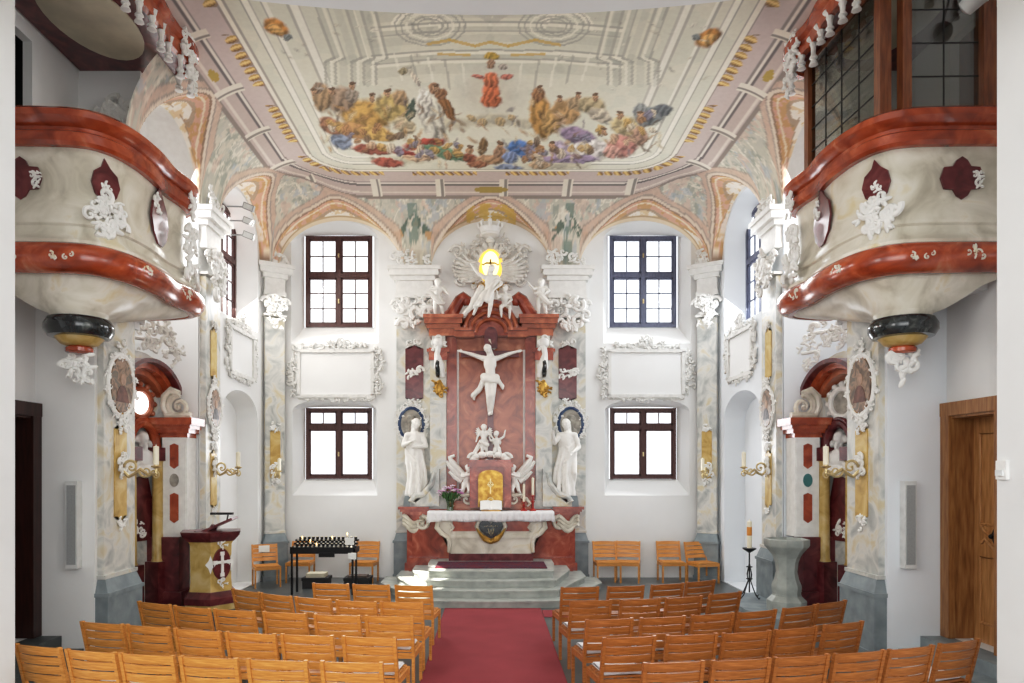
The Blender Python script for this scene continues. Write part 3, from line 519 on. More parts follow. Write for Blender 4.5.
# ================================================================== FIGURES
def human(h=1.0, child=False, robe=None, wings=0, hair=1, seed=0, hands=True, **J):
    """capsules and ellipsoids of one carved figure: x right, y up, z towards the viewer, feet near y=0"""
    k = 1.25 if child else 1.0; hd = 1.55 if child else 1.0
    D = dict(head=(0,.925,.01), neck=(0,.84,0), chest=(0,.72,0), pelvis=(0,.525,0), sl=(-.10,.785,0), sr=(.10,.785,0),
             el=(-.15,.63,.02), er=(.15,.63,.02), hl=(-.13,.48,.08), hr=(.13,.48,.08), kl=(-.06,.285,.03), kr=(.065,.285,.02),
             fl=(-.065,.035,0), fr=(.07,.035,0), yaw=0.0, tilt=0.0)
    D.update(J); g = {a:(Vector(v) if isinstance(v,tuple) else v) for a,v in D.items()}
    pr = []; c = lambda a,b,r0,r1: pr.append(('c', a*h, b*h, r0*h, r1*h))
    e = lambda p,r,rot=None: pr.append(('e', p*h, tuple(x*h for x in r), rot))
    he = g['head']; R = Euler((0,g['yaw'],g['tilt'])); Rm = R.to_matrix(); q = lambda x,y,z: he+Rm@Vector((x*hd,y*hd,z*hd))
    e(he,(.052*hd,.066*hd,.058*hd),R); e(q(0,-.035,.018),(.036*hd,.035*hd,.038*hd),R)
    c(q(0,.012,.056),q(0,-.010,.068),.007*hd,.011*hd); e(q(0,-.034,.056),(.016*hd,.006*hd,.008*hd),R); e(q(0,-.054,.046),(.014*hd,.012*hd,.012*hd),R)
    for s in (-1,1): e(q(s*.022,.018,.050),(.014*hd,.006*hd,.008*hd),R); e(q(s*.052,0,0),(.008*hd,.018*hd,.012*hd),R); e(q(s*.026,-.014,.044),(.012*hd,.012*hd,.010*hd),R)
    if hair:
        rr = random.Random(seed)
        e(q(0,.016,-.012),(.056*hd,.060*hd,.060*hd),R)
        for i in range(9 if child else 14):
            a = i*2.4; e(q(.040*math.cos(a), .012+.024*rr.random(), -.018+.036*math.sin(a)),(.022*hd,.020*hd,.022*hd))
        if not child:
            for i in range(3): c(q(-.03+.03*i,-.01,-.05),q(-.035+.035*i,-.12,-.055),.022,.014)
    c(he-Vector((0,.04,0)),g['neck'],.028*k,.034*k); c(g['neck'],g['chest']+Vector((0,.08,0)),.034*k,.05*k)
    e(g['chest'],(.098*k,.115,.066*k)); c(g['chest'],g['pelvis'],.072*k,.074*k); e(g['pelvis'],(.086*k,.07,.068*k))
    for s in 'lr':
        sh,eb,ha = g['s'+s],g['e'+s],g['h'+s]
        c(g['chest']+Vector((0,.06,0)),sh,.05*k,.042*k); c(sh,eb,.038*k,.030*k); c(eb,ha,.030*k,.019*k)
        d = (ha-eb).normalized(); sd = d.cross(Vector((0,0,1)));  sd = sd.normalized() if sd.length > .1 else Vector((1,0,0))
        e(ha+d*.022,(.020*k,.024*k,.016*k))
        if hands:
            for i in range(4): b0 = ha+d*.035+sd*(.014-.0095*i)*k; L = (.034,.042,.038,.028)[i]; c(b0,b0+d*L*.6,.0062,.0056); c(b0+d*L*.6,b0+d*L+Vector((0,-.006,.008)),.0056,.0045)
            c(ha+d*.01+sd*.018,ha+d*.035+sd*.034+Vector((0,0,.008)),.0075,.0055)
        hp = g['pelvis']+Vector(((-.045 if s=='l' else .045)*k,-.01,0)); kn,ft = g['k'+s],g['f'+s]
        c(hp,kn,.060*k,.040*k); c(kn,kn+(ft-kn)*.4,.041*k,.036*k); c(kn+(ft-kn)*.35,ft,.037*k,.022*k); c(ft,ft+Vector((0,-.014,.075)),.024,.015)
    if robe:
        rr = random.Random(seed+9); wy, hy, rx, sway = robe; n = 15
        c(Vector((0,wy,0)),Vector((sway,hy+.06,0)),.075,.10)
        for i in range(n):
            a = 2*PI*i/n; t = Vector((.075*math.cos(a),wy+.03*rr.random(),.055*math.sin(a))); m_ = Vector((sway*.9+rx*.74*math.cos(a+.15),(wy+hy)/2+.04*math.sin(3*a),.105*math.sin(a+.15)))
            w_ = 1.14 if i%2 else .86; b = Vector((sway+rx*w_*math.cos(a+.3*rr.random()),hy+.015,(rx*w_)*math.sin(a)+.01)); m_ = Vector((m_.x*w_,m_.y,m_.z*w_)); c(t,m_,.018,.024); c(m_,b,.024,.020+.014*(i%2))
        for i in range(6):                                              # mantle swept across the body
            y = wy+.05-.035*i; c(Vector((-.10,y+.05,.0)),Vector((.0,y-.06,.075)),.018,.016); c(Vector((.0,y-.06,.075)),Vector((.105,y+.02+.03*rr.random(),.0)),.016,.022)
        sg = 1 if sway > 0 else -1
        for i in range(4): c(Vector((-sg*.11,.60-.02*i,.03)),Vector((sg*.02,.44-.045*i,.10)),.020,.018); c(Vector((sg*.02,.44-.045*i,.10)),Vector((sg*.13,.40-.07*i,.02)),.018,.022)
        for s in (-1,1):
            c(Vector((s*.08,.76,-.05)),Vector((s*.10,wy-.2,-.06)),.03,.04)
    if wings:
        for s in (-1,1):
            for i in range(6):
                a = .25+.28*i; L = (.36,.36,.32,.27,.21,.15)[i]*wings; st = g['chest']+Vector((s*.04,.06,-.08))
                mid = st+Vector((s*.12*wings,.10*wings-.02*i,-.03)); c(st,mid,.022,.03); c(mid,mid+Vector((s*L*math.sin(a)*.8,L*math.cos(a)*.7-.08,-.02)),.028,.012)
    return pr
def figure(part, m, parent, M, voxel, **kw): return sculpt(part, human(**kw), m, parent, voxel, M)

# ================================================================== PILASTERS
def capital(bm, w, z0, z1, seed, d0=.12, d=.2):
    hh = z1-z0; q = lambda t: z0+hh*t
    box(bm,-w/2-.03,w/2+.03,q(.02),q(.06),0,d0+.05)
    for i,(t0,t1,g) in enumerate(((.40,.48,.03),(.48,.72,.01),(.72,.80,.06),(.80,.90,.14),(.90,.97,.18))): box(bm,-w/2-g,w/2+g,q(t0),q(t1),0,d0+g)
    for s in (-1,1): volute(bm,(s*(w/2-.02),q(.26)),.13,0 if s>0 else PI,1.4,.3,d0+.05,s)
    rocaille_at(bm,0,q(.24),d0+.06,w*1.05,hh*.34,seed,16,1.0); rocaille_at(bm,0,q(1.06),d0+.08,w*1.1,.34,seed+1,16,1.0); rocaille_at(bm,-w*.3,q(1.16),d0+.06,w*.5,.3,seed+2,9,1.2)
def rocaille_at(bm, x, y, z, w, h, seed, n, size=1.0):
    t = BM(); rocaille(t,w,h,seed,n,0,size); t.transform(Matrix.Translation((x,y,z))); me = bpy.data.meshes.new('t'); t.to_mesh(me); t.free(); bm.from_mesh(me); bpy.data.meshes.remove(me)
def plinth(bm, w, d, h=1.0):
    box(bm,-w/2-.07,w/2+.07,0,.10,0,d+.10); box(bm,-w/2-.05,w/2+.05,.10,h-.2,0,d+.08); box(bm,-w/2-.07,w/2+.07,h-.2,h-.15,0,d+.10)
    vs = [bm.verts.new((x,y,z)) for (x,y,z) in ((-w/2-.05,h-.15,0),(w/2+.05,h-.15,0),(w/2+.05,h-.15,d+.08),(-w/2-.05,h-.15,d+.08),(-w/2,h+.02,0),(w/2,h+.02,0),(w/2,h+.02,d+.02),(-w/2,h+.02,d+.02))]
    for f in ((0,1,2,3),(4,5,6,7),(0,1,5,4),(1,2,6,5),(2,3,7,6),(3,0,4,7)): bm.faces.new([vs[i] for i in f])
def pilaster(label, M, w, ztop, zcap=None, d=.12, inlay=None, shaft='marble_grey', seed=1):
    t = thing('wall_pilaster', label, 'pilaster', M.translation); W = lambda b: b
    b = BM(); plinth(b,w,d); obj('plinth', b, 'stone_blue', t, M)
    b = BM(); box(b,-w/2,w/2,1.02,(zcap or ztop),0,d); box(b,-w/2-.02,w/2+.02,1.02,1.07,0,d+.03)
    obj('shaft', b, shaft, t, M)
    for (x0,x1,y0,y1,m) in inlay or []:
        b = BM(); xm = (x0+x1)/2; q = (x1-x0)*.25
        prism(b,[(x0,y0+.05),(xm-q,y0+.05),(xm,y0-.03),(xm+q,y0+.05),(x1,y0+.05),(x1,y1-.05),(xm+q,y1-.05),(xm,y1+.03),(xm-q,y1-.05),(x0,y1-.05)],.015,z=d); p = obj('inlay_panel', b, m, t, M)
        for yy,ww,hh,k in ((y1+.06,.9,.18,3),(y0-.04,.7,.16,4))+((((y0+y1)/2,1.0,.30,5),) if m.startswith('marble_m') else ()):
            b = BM(); rocaille_at(b,xm,yy,d+.02,(x1-x0)*ww,hh,seed+k,9,1.3); obj('inlay_ornament', b, 'stucco', p, M)
    if zcap:
        b = BM(); capital(b,w,zcap,ztop,seed,d); cp = obj('capital', b, 'stucco', t, M)
        b = BM(); rocaille_at(b,0,zcap+.1,d+.12,w*1.0,.75,seed+7,26,.8); obj('capital_ornament', b, 'stucco', cp, M)
    return t
for s,nm in ((-1,'left'),(1,'right')):
    sd = nm
    pilaster(f'marbled back wall pilaster with maroon inlay, {nm} of the high altar', basis((s*1.70,YB,0),'back'), .80, 6.95, 5.75, .16, [(-.20,.20,3.95,5.15,'marble_maroon')], seed=10+s)
    pilaster(f'narrow corner pilaster with yellow marbling, {nm} corner of the back wall', basis((s*4.80,15.45,0),(V(.83,-s*.55,0) if s<0 else V(.83,-s*.55,0),V(-s*.55,-.83,0))), .42, 6.95, 5.75, .12, [(-.11,.11,2.2,3.3,'marble_yellow')], seed=20+s)
    pilaster(f'tall marbled wall pilaster between side altar and niche on the {nm}', basis((s*XW,12.35,0),sd), .64, 6.95, 5.75, .10, [(-.13,.13,1.75,2.75,'marble_yellow'),(-.13,.13,4.0,4.9,'marble_yellow')], seed=30+s)
    pilaster(f'broad marbled pier under the {nm} loge with long yellow panel', basis((s*XW,9.28,0),sd), .78, 4.5, None, .08, [(-.15,.15,1.75,3.0,'marble_yellow')], seed=40+s)

# ================================================================== HIGH ALTAR
def PX(px, Y): return (px-CX)*Y/F
def PZ(py, Y): return H+(CY-py)*Y/F
def rbox(bm, x0, x1, yt, yb, Y, d, back=.12): box(bm, PX(x0,Y), PX(x1,Y), Y-d, Y+back, PZ(yb,Y), PZ(yt,Y))
t = thing('altar_retable', 'tall red marble altarpiece with broken pediment in the middle of the back wall', 'altarpiece', (0,15.4,0))
Y = 15.3; b = BM()
rbox(b,455,527,318,506,Y,.0,.3); obj('back_panel', b, 'marble_salmon', t)
for s in (-1,1):
    mx = lambda a: a if s < 0 else 982-a
    def rb(bm,x0,x1,yt,yb,d,back=.3): rbox(bm,*sorted((mx(x0),mx(x1))),yt,yb,Y,d,back)
    b = BM(); rb(b,447,457,335,508,.10); rb(b,444,448,335,508,.05); obj('panel_frame', b, 'marble_red', t)
    b = BM(); rb(b,457,459,350,505,.03); obj('frame_moulding', b, 'stucco', t)
    b = BM(); rb(b,431,447,362,506,.24); rb(b,429,449,500,508,.28); rb(b,433,446,338,350,.26); col = obj('column', b, 'marble_grey', t)
    b = BM(); c = at(mx(439),388,Y-.26); ell(b,c,(.11,.20,.07)); rocaille_at(b,0,0,0,.3,.42,51,8); 
    for v in b.verts[-1:]: pass
    b.free(); b = BM(); rocaille(b,.28,.40,51,9,.02); ell(b,V(0,0,0),(.10,.17,.05)); obj('column_ornament', b, 'gold', col, basis(c,'back'))
    b = BM(); c = at(mx(438),368,Y-.30); torus(b,.16,.05,basis(c,(V(0,1,0),V(1,0,0))),24,8,.75,1.0); obj('column_ring', b, 'marble_black', col)
    b = BM(); rb(b,430,448,350,362,.29); rb(b,428,450,351,354,.31); obj('column_band', b, 'marble_red', col)
    b = BM(); c = at(mx(438),344,Y-.30); rocaille(b,.34,.34,57,8,.02); ell(b,V(0,.02,0),(.12,.13,.08)); tube(b,[V(-s*.02,.0,0),V(s*.02,-.22,.02),V(-s*.03,-.48,.03),V(-s*.10,-.72,0)],[.07,.06,.12,.05],8); obj('column_bust', b, 'stucco', col, basis(c,'back'))
    b = BM()
    for x0,x1,yt,yb,d in ((430,460,331,338,.28),(428,461,327,331,.34),(426,463,322,327,.42),(425,464,318.5,322,.46)): rb(b,x0,x1,yt,yb,d)
    obj('entablature', b, 'marble_salmon', t)
    b = BM(); pts = [at(mx(x),y,Y-.22) for x,y in ((441,321),(447,319),(452,314),(456,307),(460,300),(464,297),(467,299),(466.5,303),(463.5,303.5))]; tube(b,pts,[.16,.15,.14,.13,.125,.12,.10,.08,.06],10); obj('pediment_scroll', b, 'marble_red', t)
    # grey marble foot scroll beside the column
    b = BM(); M = basis(at(mx(440),506,Y-.2),'back'); sg = s
    prism(b,[(0,0),(sg*.62,0),(sg*.62,.10),(sg*.55,.16),(sg*.36,.20),(sg*.20,.40),(sg*.12,.66),(0,.80)],.22,M); tube(b,[M@V(sg*.10,.72,.2),M@V(sg*.16,.48,.22),M@V(sg*.34,.26,.22),M@V(sg*.52,.22,.22),M@V(sg*.60,.12,.22),M@V(sg*.52,.06,.22)],[.05,.06,.07,.07,.06,.04],8)
    obj('foot_scroll', b, 'marble_grey', t)
    b = BM(); rb(b,414,470,514,572,.36,.3); rb(b,411,440,555,575,.44,.3); rb(b,412,472,508,514,.4,.3); obj('podium', b, 'marble_red', t)
b = BM(); rbox(b,452,530,500,512,Y,.35); rbox(b,462,520,494,500,Y,.42); rbox(b,455,527,512,520,Y,.30); obj('predella', b, 'marble_salmon', t)
b = BM(); M = basis((0,Y-.02,PZ(338,Y)),'back'); hw = .76
outer = [(-hw,0)]+[(-hw+.02,.12),(-.62,.20),(-.50,.34)]+[( .50*math.cos(PI-PI*i/12), .36+.42*math.sin(PI*i/12)) for i in range(1,12)]+[(.50,.34),(.62,.20),(hw-.02,.12),(hw,0)]
inner = [(.30*math.cos(PI*i/12), -.06+.42*math.sin(PI*i/12)) for i in range(13)]
prism(b, outer, .28, M); obj('pediment', b, 'marble_red', t)
b = BM()
for r,zz,tt in ((.54,.30,.05),(.43,.32,.045),(.33,.33,.04)): tube(b,[M@V(r*math.cos(PI*i/16),.28*(r/.5)-.04+r*.9*math.sin(PI*i/16)-.1,zz) for i in range(17)],tt,8)
for x0,x1,zz in ((-.78,-.36,.30),(.36,.78,.30)): box(b,x0,x1,-.03,.08,0,zz,M); box(b,x0,x1,.10,.16,0,zz+.04,M)
obj('pediment_moulding', b, 'marble_salmon', t)
b = BM(); prism(b,[(-.14,-.28),(.14,-.28),(.14,.02)]+[(.14*math.cos(PI*i/8),.02+.16*math.sin(PI*i/8)) for i in range(1,8)]+[(-.14,.02)],.03,M,.29); obj('pediment_niche', b, 'marble_maroon', t)

# consoles and saints
for s in (-1,1):
    mx = lambda a: a if s < 0 else 982-a; nm = 'left' if s<0 else 'right'; Y = 15.15
    x = PX(mx(415),Y); t = thing('statue_console', f'red marble console with cream scroll bracket under the {nm} saint statue', 'console', (x,Y,.0))
    b = BM()
    for w,z0,z1,d in ((.50,1.46,1.52,.22),(.58,1.52,1.57,.26),(.66,1.57,1.63,.30)): box(b,x-w/2,x+w/2,Y-d,Y+.2,z0,z1)
    box(b,x-.16 if s<0 else x-.34,x+.34 if s<0 else x+.16,Y-.12,Y+.3,.0,1.46); box(b,x-.2,x+.3 if s<0 else x+.2,Y-.2,Y+.2,0,.42); obj('cap', b, 'marble_red', t)
    b = BM(); M = basis((x-s*.0,Y-.16,1.30),'back'); 
    for q in (-1,0,1): tube(b,[M@V(-.22+.44*i/8,.08*math.cos(i*.8)-.03+q*.085,.05+.05*math.sin(i*.8)) for i in range(9)],.05,8)
    c2 = BM(); volute(c2,(-s*.17,-.02),.16,PI/2,1.4,.3,.08,s); c2.transform(M); me = bpy.data.meshes.new('t'); c2.to_mesh(me); c2.free(); b.from_mesh(me); obj('scroll_bracket', b, 'marble_cream', t)
    b = BM(); frust(b,(x,Y-.03),.46,.40,.40,.34,1.63,1.86); obj('statue_base', b, 'stone_blue', t)
    st = thing('saint_statue', ('white robed saint statue with crossed arms on the console left of the altar','white robed saint statue with one arm raised on the console right of the altar')[s>0], 'statue', (x,Y-.03,1.86))
    M = basis((x,Y-.03,1.855),'back')
    if s < 0: kw = dict(el=(-.145,.655,.04),hl=(-.03,.70,.11),er=(.15,.64,.04),hr=(.03,.63,.12),head=(.02,.935,.02),yaw=.35,tilt=-.1,robe=(.62,.0,.125,.045),pelvis=(-.025,.525,0),chest=(.01,.72,0))
    else: kw = dict(el=(-.17,.68,.05),hl=(-.19,.79,.12),er=(.15,.63,.03),hr=(.06,.56,.13),head=(-.02,.93,.02),yaw=-.4,tilt=.12,robe=(.62,.0,.13,-.045),pelvis=(.025,.525,0),chest=(-.01,.72,0),kr=(.08,.3,.08))
    figure('figure','statue_white',st,M,.0135,h=1.66,seed=3+s,**kw)
    p = at(mx(411.5),424,15.52); md = thing('relief_medallion', f'oval grey relief portrait in dark blue ring behind the {nm} saint', 'medallion', p)
    M = basis(p,'back'); b = BM(); lathe_disc = [(.25*math.cos(2*PI*i/32),.33*math.sin(2*PI*i/32)) for i in range(32)]; prism(b,lathe_disc,.03,M); obj('relief', b, 'medal_grey', md)
    sculpt('relief_head',[('e',V(0,.06,.02),(.10,.13,.08)),('e',V(0,-.17,.0),(.17,.10,.08)),('c',V(0,-.02,.04),V(0,-.12,.03),.06,.07),('e',V(.01,.04,.10),(.02,.03,.02)),('e',V(0,.13,.02),(.11,.08,.08))],'medal_grey',md,.02,M)
    b = BM(); torus(b,.265,.045,M,36,8,1,1.32); obj('ring', b, 'blue_enamel', md)
    b = BM()
    for k in range(14): a = 2*PI*k/14+.3; rocaille_at(b,.325*math.cos(a),.41*math.sin(a),.02,.16,.16,70+k,6,1.5)
    torus(b,.315,.02,Matrix.Translation((0,0,.01)),36,6,1,1.27); obj('ornament', b, 'stucco', md, M)
    Y = 14.95; p = V(PX(mx(438 if s<0 else 441),Y), Y, PZ(319,Y)); pt = thing('putto', f'white winged putto standing on the {nm} end of the red altar cornice', 'putto', p)
    figure('figure','statue_white',pt,basis(p,'back'),.012,h=.84,child=True,wings=.55,seed=8+s,
        el=(-.19,.74,.06),hl=(-.07 if s<0 else -.30,.74 if s<0 else .86,.10),er=(.20,.70,.05),hr=(.10 if s>0 else .26,.62,.12),yaw=.3*-s,kl=(-.07,.29,.06),fr=(.14,.05,-.02),kr=(.10,.29,.05))
    b = BM(); M = basis(p,'back'); tube(b,[M@V(-s*-.05+x_*.1,.42-.12*math.sin(x_*1.1),.10) for x_ in range(-2,3)],[.03,.05,.06,.05,.03],8); obj('drapery', b, 'statue_white', pt)

# glory window, angel group
Y = 15.62; p = at(490.5,266,Y); t = thing('glory_window', 'glowing golden oval window with cross in winged stucco frame above the altarpiece', 'window', p); M = basis(p,'back')
b = BM(); prism(b,[(.285*math.cos(2*PI*i/32),.40*math.sin(2*PI*i/32)-.02) for i in range(32)],.02,M); g = obj('golden_glass', b, 'gold_glass_glow', t)
b = BM(); prism(b,[(.19*math.cos(2*PI*i/32),.30*math.sin(2*PI*i/32)+.02) for i in range(32)],.012,M,.021); obj('glow_centre', b, 'glass_glow_core', g)  # brighter emissive disc, light through the glass painted as a core
b = BM(); box(b,-.018,.018,-.14,.14,.035,.05,M); box(b,-.11,.11,.035,.07,.035,.05,M); tube(b,[M@V(-.11,.05,.045),M@V(-.16,.01,.045),M@V(-.19,.03,.045)],.016,6); tube(b,[M@V(.11,.05,.045),M@V(.16,.01,.045),M@V(.19,.03,.045)],.016,6); obj('cross', b, 'gold', t)
b = BM()
for s in (-1,1):
    for i in range(8):
        a = -.62+.15*i; L = .36+.16*math.sin(PI*(i+.5)/8)
        tube(b,[V(s*.26*math.cos(a),.30*math.sin(a)-.10,.05),V(s*(.30+L*.55)*math.cos(a*.9),(.30+L*.55)*math.sin(a*.9)-.10,.12),V(s*(.30+L)*math.cos(a*.8),(.30+L)*math.sin(a*.8)-.04+.10*(i/8)**2,.07)],[.04,.05,.028],8)
        ico(b,V(s*(.30+L)*math.cos(a*.8),(.30+L)*math.sin(a*.8)-.04+.10*(i/8)**2,.08),.05,1)
    for k in range(5): a = -1.0+.55*k; rocaille_at(b,s*.62*math.cos(a)+s*.06,.52*math.sin(a)+.06,.06,.26,.26,90+k*3+s,6,1.2)
    volute(b,(s*.74,.30),.15,0 if s>0 else PI,1.4,.3,.06,s); volute(b,(s*.64,-.34),.13,0 if s>0 else PI,1.4,.3,.06,-s)
for k in range(7): a = PI*(.14+.72*k/6); rocaille_at(b,.40*math.cos(a),.50*math.sin(a),.05,.24,.24,160+k,6,1.2); tube(b,[V(.30*math.cos(a),.41*math.sin(a),.04),V(.42*math.cos(a),.52*math.sin(a),.09)],[.06,.05],8)
torus(b,.31,.035,Matrix.Translation((0,-.02,.02)),32,8,1,1.36)
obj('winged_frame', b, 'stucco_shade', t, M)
b = BM()
for k in range(8): a = PI*(1.15+.7*k/7); rocaille_at(b,.42*math.cos(a),.46*math.sin(a),.05,.2,.2,140+k,4,1.3)
obj('gilt_clouds', b, 'gold', t, M)
b = BM(); yy = .60; lathe(b,[(.10,0),(.13,.02),(.10,.08),(.20,.16)],(0,yy,0),16)
b.free(); b = BM(); Mc = basis(at(490,236,Y-.12),'back') @ Matrix.Rotation(-PI/2,4,'X')
lathe(b,[(.06,-.14),(.10,-.10),(.06,-.05),(.20,0),(.22,.03),(.20,.06),(.23,.14),(.245,.17),(.22,.17),(.19,.07)],(0,0,0),20)
for k in range(8): a = 2*PI*k/8; tube(b,[V(.23*math.cos(a),.23*math.sin(a),.16),V(.25*math.cos(a),.25*math.sin(a),.25),V(.21*math.cos(a),.21*math.sin(a),.31)],[.035,.05,.02],6)
tube(b,[V(0,0,.05),V(0,0,.36)],.02,6); ico(b,V(0,0,.36),.05); tube(b,[V(-.05,0,.44),V(.05,0,.44)],.012,6); tube(b,[V(0,0,.38),V(0,0,.50)],.012,6)
obj('crown', b, 'stucco', t, basis(at(490,236,Y-.12),'back') @ Matrix.Rotation(-PI/2,4,'X'))
Y = 15.0; p = at(487,318,Y); t = thing('angel_statue', 'large white angel reclining on top of the pediment below the golden window', 'statue', p)
figure('figure','statue_white',t,basis(p,'back'),.013,h=1.28,wings=0,seed=21,pelvis=(.02,.40,.10),chest=(.06,.58,.08),neck=(.07,.70,.08),head=(.08,.80,.10),yaw=.4,tilt=-.15,sl=(-.05,.66,.08),sr=(.17,.66,.08),el=(-.16,.74,.06),hl=(-.24,.86,.02),er=(.24,.54,.12),hr=(.14,.44,.2),kl=(-.14,.22,.22),fl=(-.22,.02,.18),kr=(.06,.16,.26),fr=(.03,-.02,.20))
sculpt('drapery',[('c',V(x0,y0,z0),V(x1,y1,z1),r,r*.8) for x0,y0,z0,x1,y1,z1,r in ((-.12,.62,.08,-.34,.20,.14,.08),(-.34,.20,.14,-.48,.06,.12,.06),(-.02,.5,.2,-.24,.18,.26,.07),(.1,.6,.16,.02,.3,.3,.08),(.2,.75,.12,.05,.55,.2,.07),(-.05,.45,.22,-.15,.2,.32,.06))],'statue_white',t,.018,basis(p,'back'))
p = at(505,319,Y); t = thing('putto', 'small white putto crouching at the right of the pediment angel', 'putto', p)
figure('figure','statue_white',t,basis(p,'back'),.012,h=.78,child=True,wings=.5,seed=31,yaw=-.4,pelvis=(0,.36,.0),chest=(0,.56,.03),neck=(0,.70,.04),head=(-.01,.82,.06),sl=(-.12,.64,.03),sr=(.12,.64,.03),el=(-.2,.56,.08),hl=(-.22,.70,.12),er=(.18,.5,.1),hr=(.1,.42,.16),kl=(-.12,.30,.18),fl=(-.1,.03,.12),kr=(.13,.28,.16),fr=(.12,.0,.08))
# crucifix
Y = 15.1; t = thing('crucifix', 'white crucified figure on a dark red cross before the red altar panel', 'crucifix', (0,Y,PZ(505,Y)))
b = BM(); box(b,PX(487.5,Y),PX(493.5,Y),Y-.03,Y+.05,PZ(466,Y),PZ(336,Y)); box(b,PX(461,Y),PX(519,Y),Y-.03,Y+.05,PZ(357,Y),PZ(351,Y)); obj('cross', b, 'marble_maroon', t)
b = BM(); M = basis(at(491,343,Y-.05),'back'); tube(b,[M@V(-.05,.12,0),M@V(-.03,.05,.03),M@V(.02,-.04,.02),M@V(.10,-.12,.03)],[.05,.07,.07,.05],8); obj('title_scroll', b, 'marble_cream', t)
p = at(490,417,Y-.10); figure('figure','statue_white',t,basis(p,'back'),.0125,h=1.45,seed=41,head=(-.035,1.0,.05),tilt=.35,yaw=-.2,neck=(-.01,.90,.02),chest=(0,.78,.02),pelvis=(.01,.56,0),sl=(-.115,.87,0),sr=(.115,.87,0),el=(-.27,.925,0),er=(.27,.93,0),hl=(-.41,.965,0),hr=(.41,.97,0),kl=(-.02,.30,.08),kr=(.04,.31,.08),fl=(-.01,.04,.0),fr=(.02,.05,.03))
sculpt('loincloth',[('c',V(-.13,.86,.03),V(.13,.84,.03),.085,.085),('c',V(-.1,.80,.06),V(.12,.76,.06),.08,.07),('c',V(.14,.82,.05),V(.26,.66,.05),.06,.04),('c',V(.26,.66,.05),V(.27,.60,.05),.05,.03),('c',V(-.13,.82,.02),V(-.22,.60,.0),.06,.06),('c',V(-.22,.60,.0),V(-.36,.46,.0),.06,.06),('c',V(-.36,.46,0),V(-.34,.38,0),.05,.03)],'statue_white',t,.015,basis(p,'back'))
# tabernacle with its figures
Y = 14.95; t = thing('tabernacle', 'red marble tabernacle with arched gold door at the centre of the altar', 'tabernacle', (0,Y,PZ(508,Y)))
b = BM(); rbox(b,472,509,467,507,Y,.20); rbox(b,468,513,463,467,Y,.28); rbox(b,470,511,460,463,Y,.24); rbox(b,470,477,467,507,Y,.26); rbox(b,504,511,467,507,Y,.26); obj('case', b, 'marble_red', t)
M = basis(at(490.5,508,Y-.21),'back'); b = BM(); prism(b,arch_poly(-.26,.26,.02,.80,.14),.02,M); dr = obj('door', b, 'gold', t)
b = BM(); box(b,-.012,.012,.30,.62,.02,.04,M); box(b,-.07,.07,.48,.505,.02,.04,M); torus(b,.06,.012,M@Matrix.Translation((0,.16,.03)),16,6); torus(b,.05,.010,M@Matrix.Translation((0,.50,.03)),16,6); obj('door_cross', b, 'brass', dr)
b = BM(); M = basis(at(490,462,Y-.1),'back')
for k in range(7): a = PI*k/6; ell(b,V(.34*math.cos(a),.06+.10*math.sin(a),.02),(.10,.08,.08))
volute(b,(-.34,.08),.12,PI,1.3,.3,.05,-1); volute(b,(.34,.08),.12,0,1.3,.3,.05,1); rocaille_at(b,0,.08,.08,.4,.18,201,6); obj('cloud_crest', b, 'statue_white', t, M)
p = at(484,459,Y-.05); a = thing('putto', 'taller white winged putto standing on top of the tabernacle', 'putto', p)
figure('figure','statue_white',a,basis(p,'back'),.012,h=.72,child=True,wings=.75,seed=51,yaw=.3,el=(-.18,.68,.06),hl=(-.22,.54,.10),er=(.19,.70,.05),hr=(.28,.60,.1),kl=(-.05,.29,.06),fr=(.10,.04,0))
sculpt('drapery',[('c',V(-.06,.38,.0),V(-.2,.12,.0),.05,.05),('c',V(-.2,.12,0),V(-.26,.0,.0),.05,.03),('c',V(-.07,.36,.06),V(.07,.30,.06),.05,.05)],'statue_white',a,.014,basis(p,'back'))
p = at(497,459,Y-.05); a = thing('putto', 'white putto kneeling beside the taller one on the tabernacle, one arm raised', 'putto', p)
figure('figure','statue_white',a,basis(p,'back'),.012,h=.66,child=True,wings=.4,seed=61,yaw=-.5,pelvis=(0,.34,0),chest=(-.02,.54,.02),neck=(-.02,.68,.03),head=(-.03,.80,.04),sl=(-.12,.62,.02),sr=(.1,.64,.02),el=(-.2,.58,.06),hl=(-.24,.68,.1),er=(.22,.72,.0),hr=(.26,.9,.0),kl=(-.1,.2,.16),fl=(-.12,.02,-.02),kr=(.1,.2,.14),fr=(.14,.0,-.04))
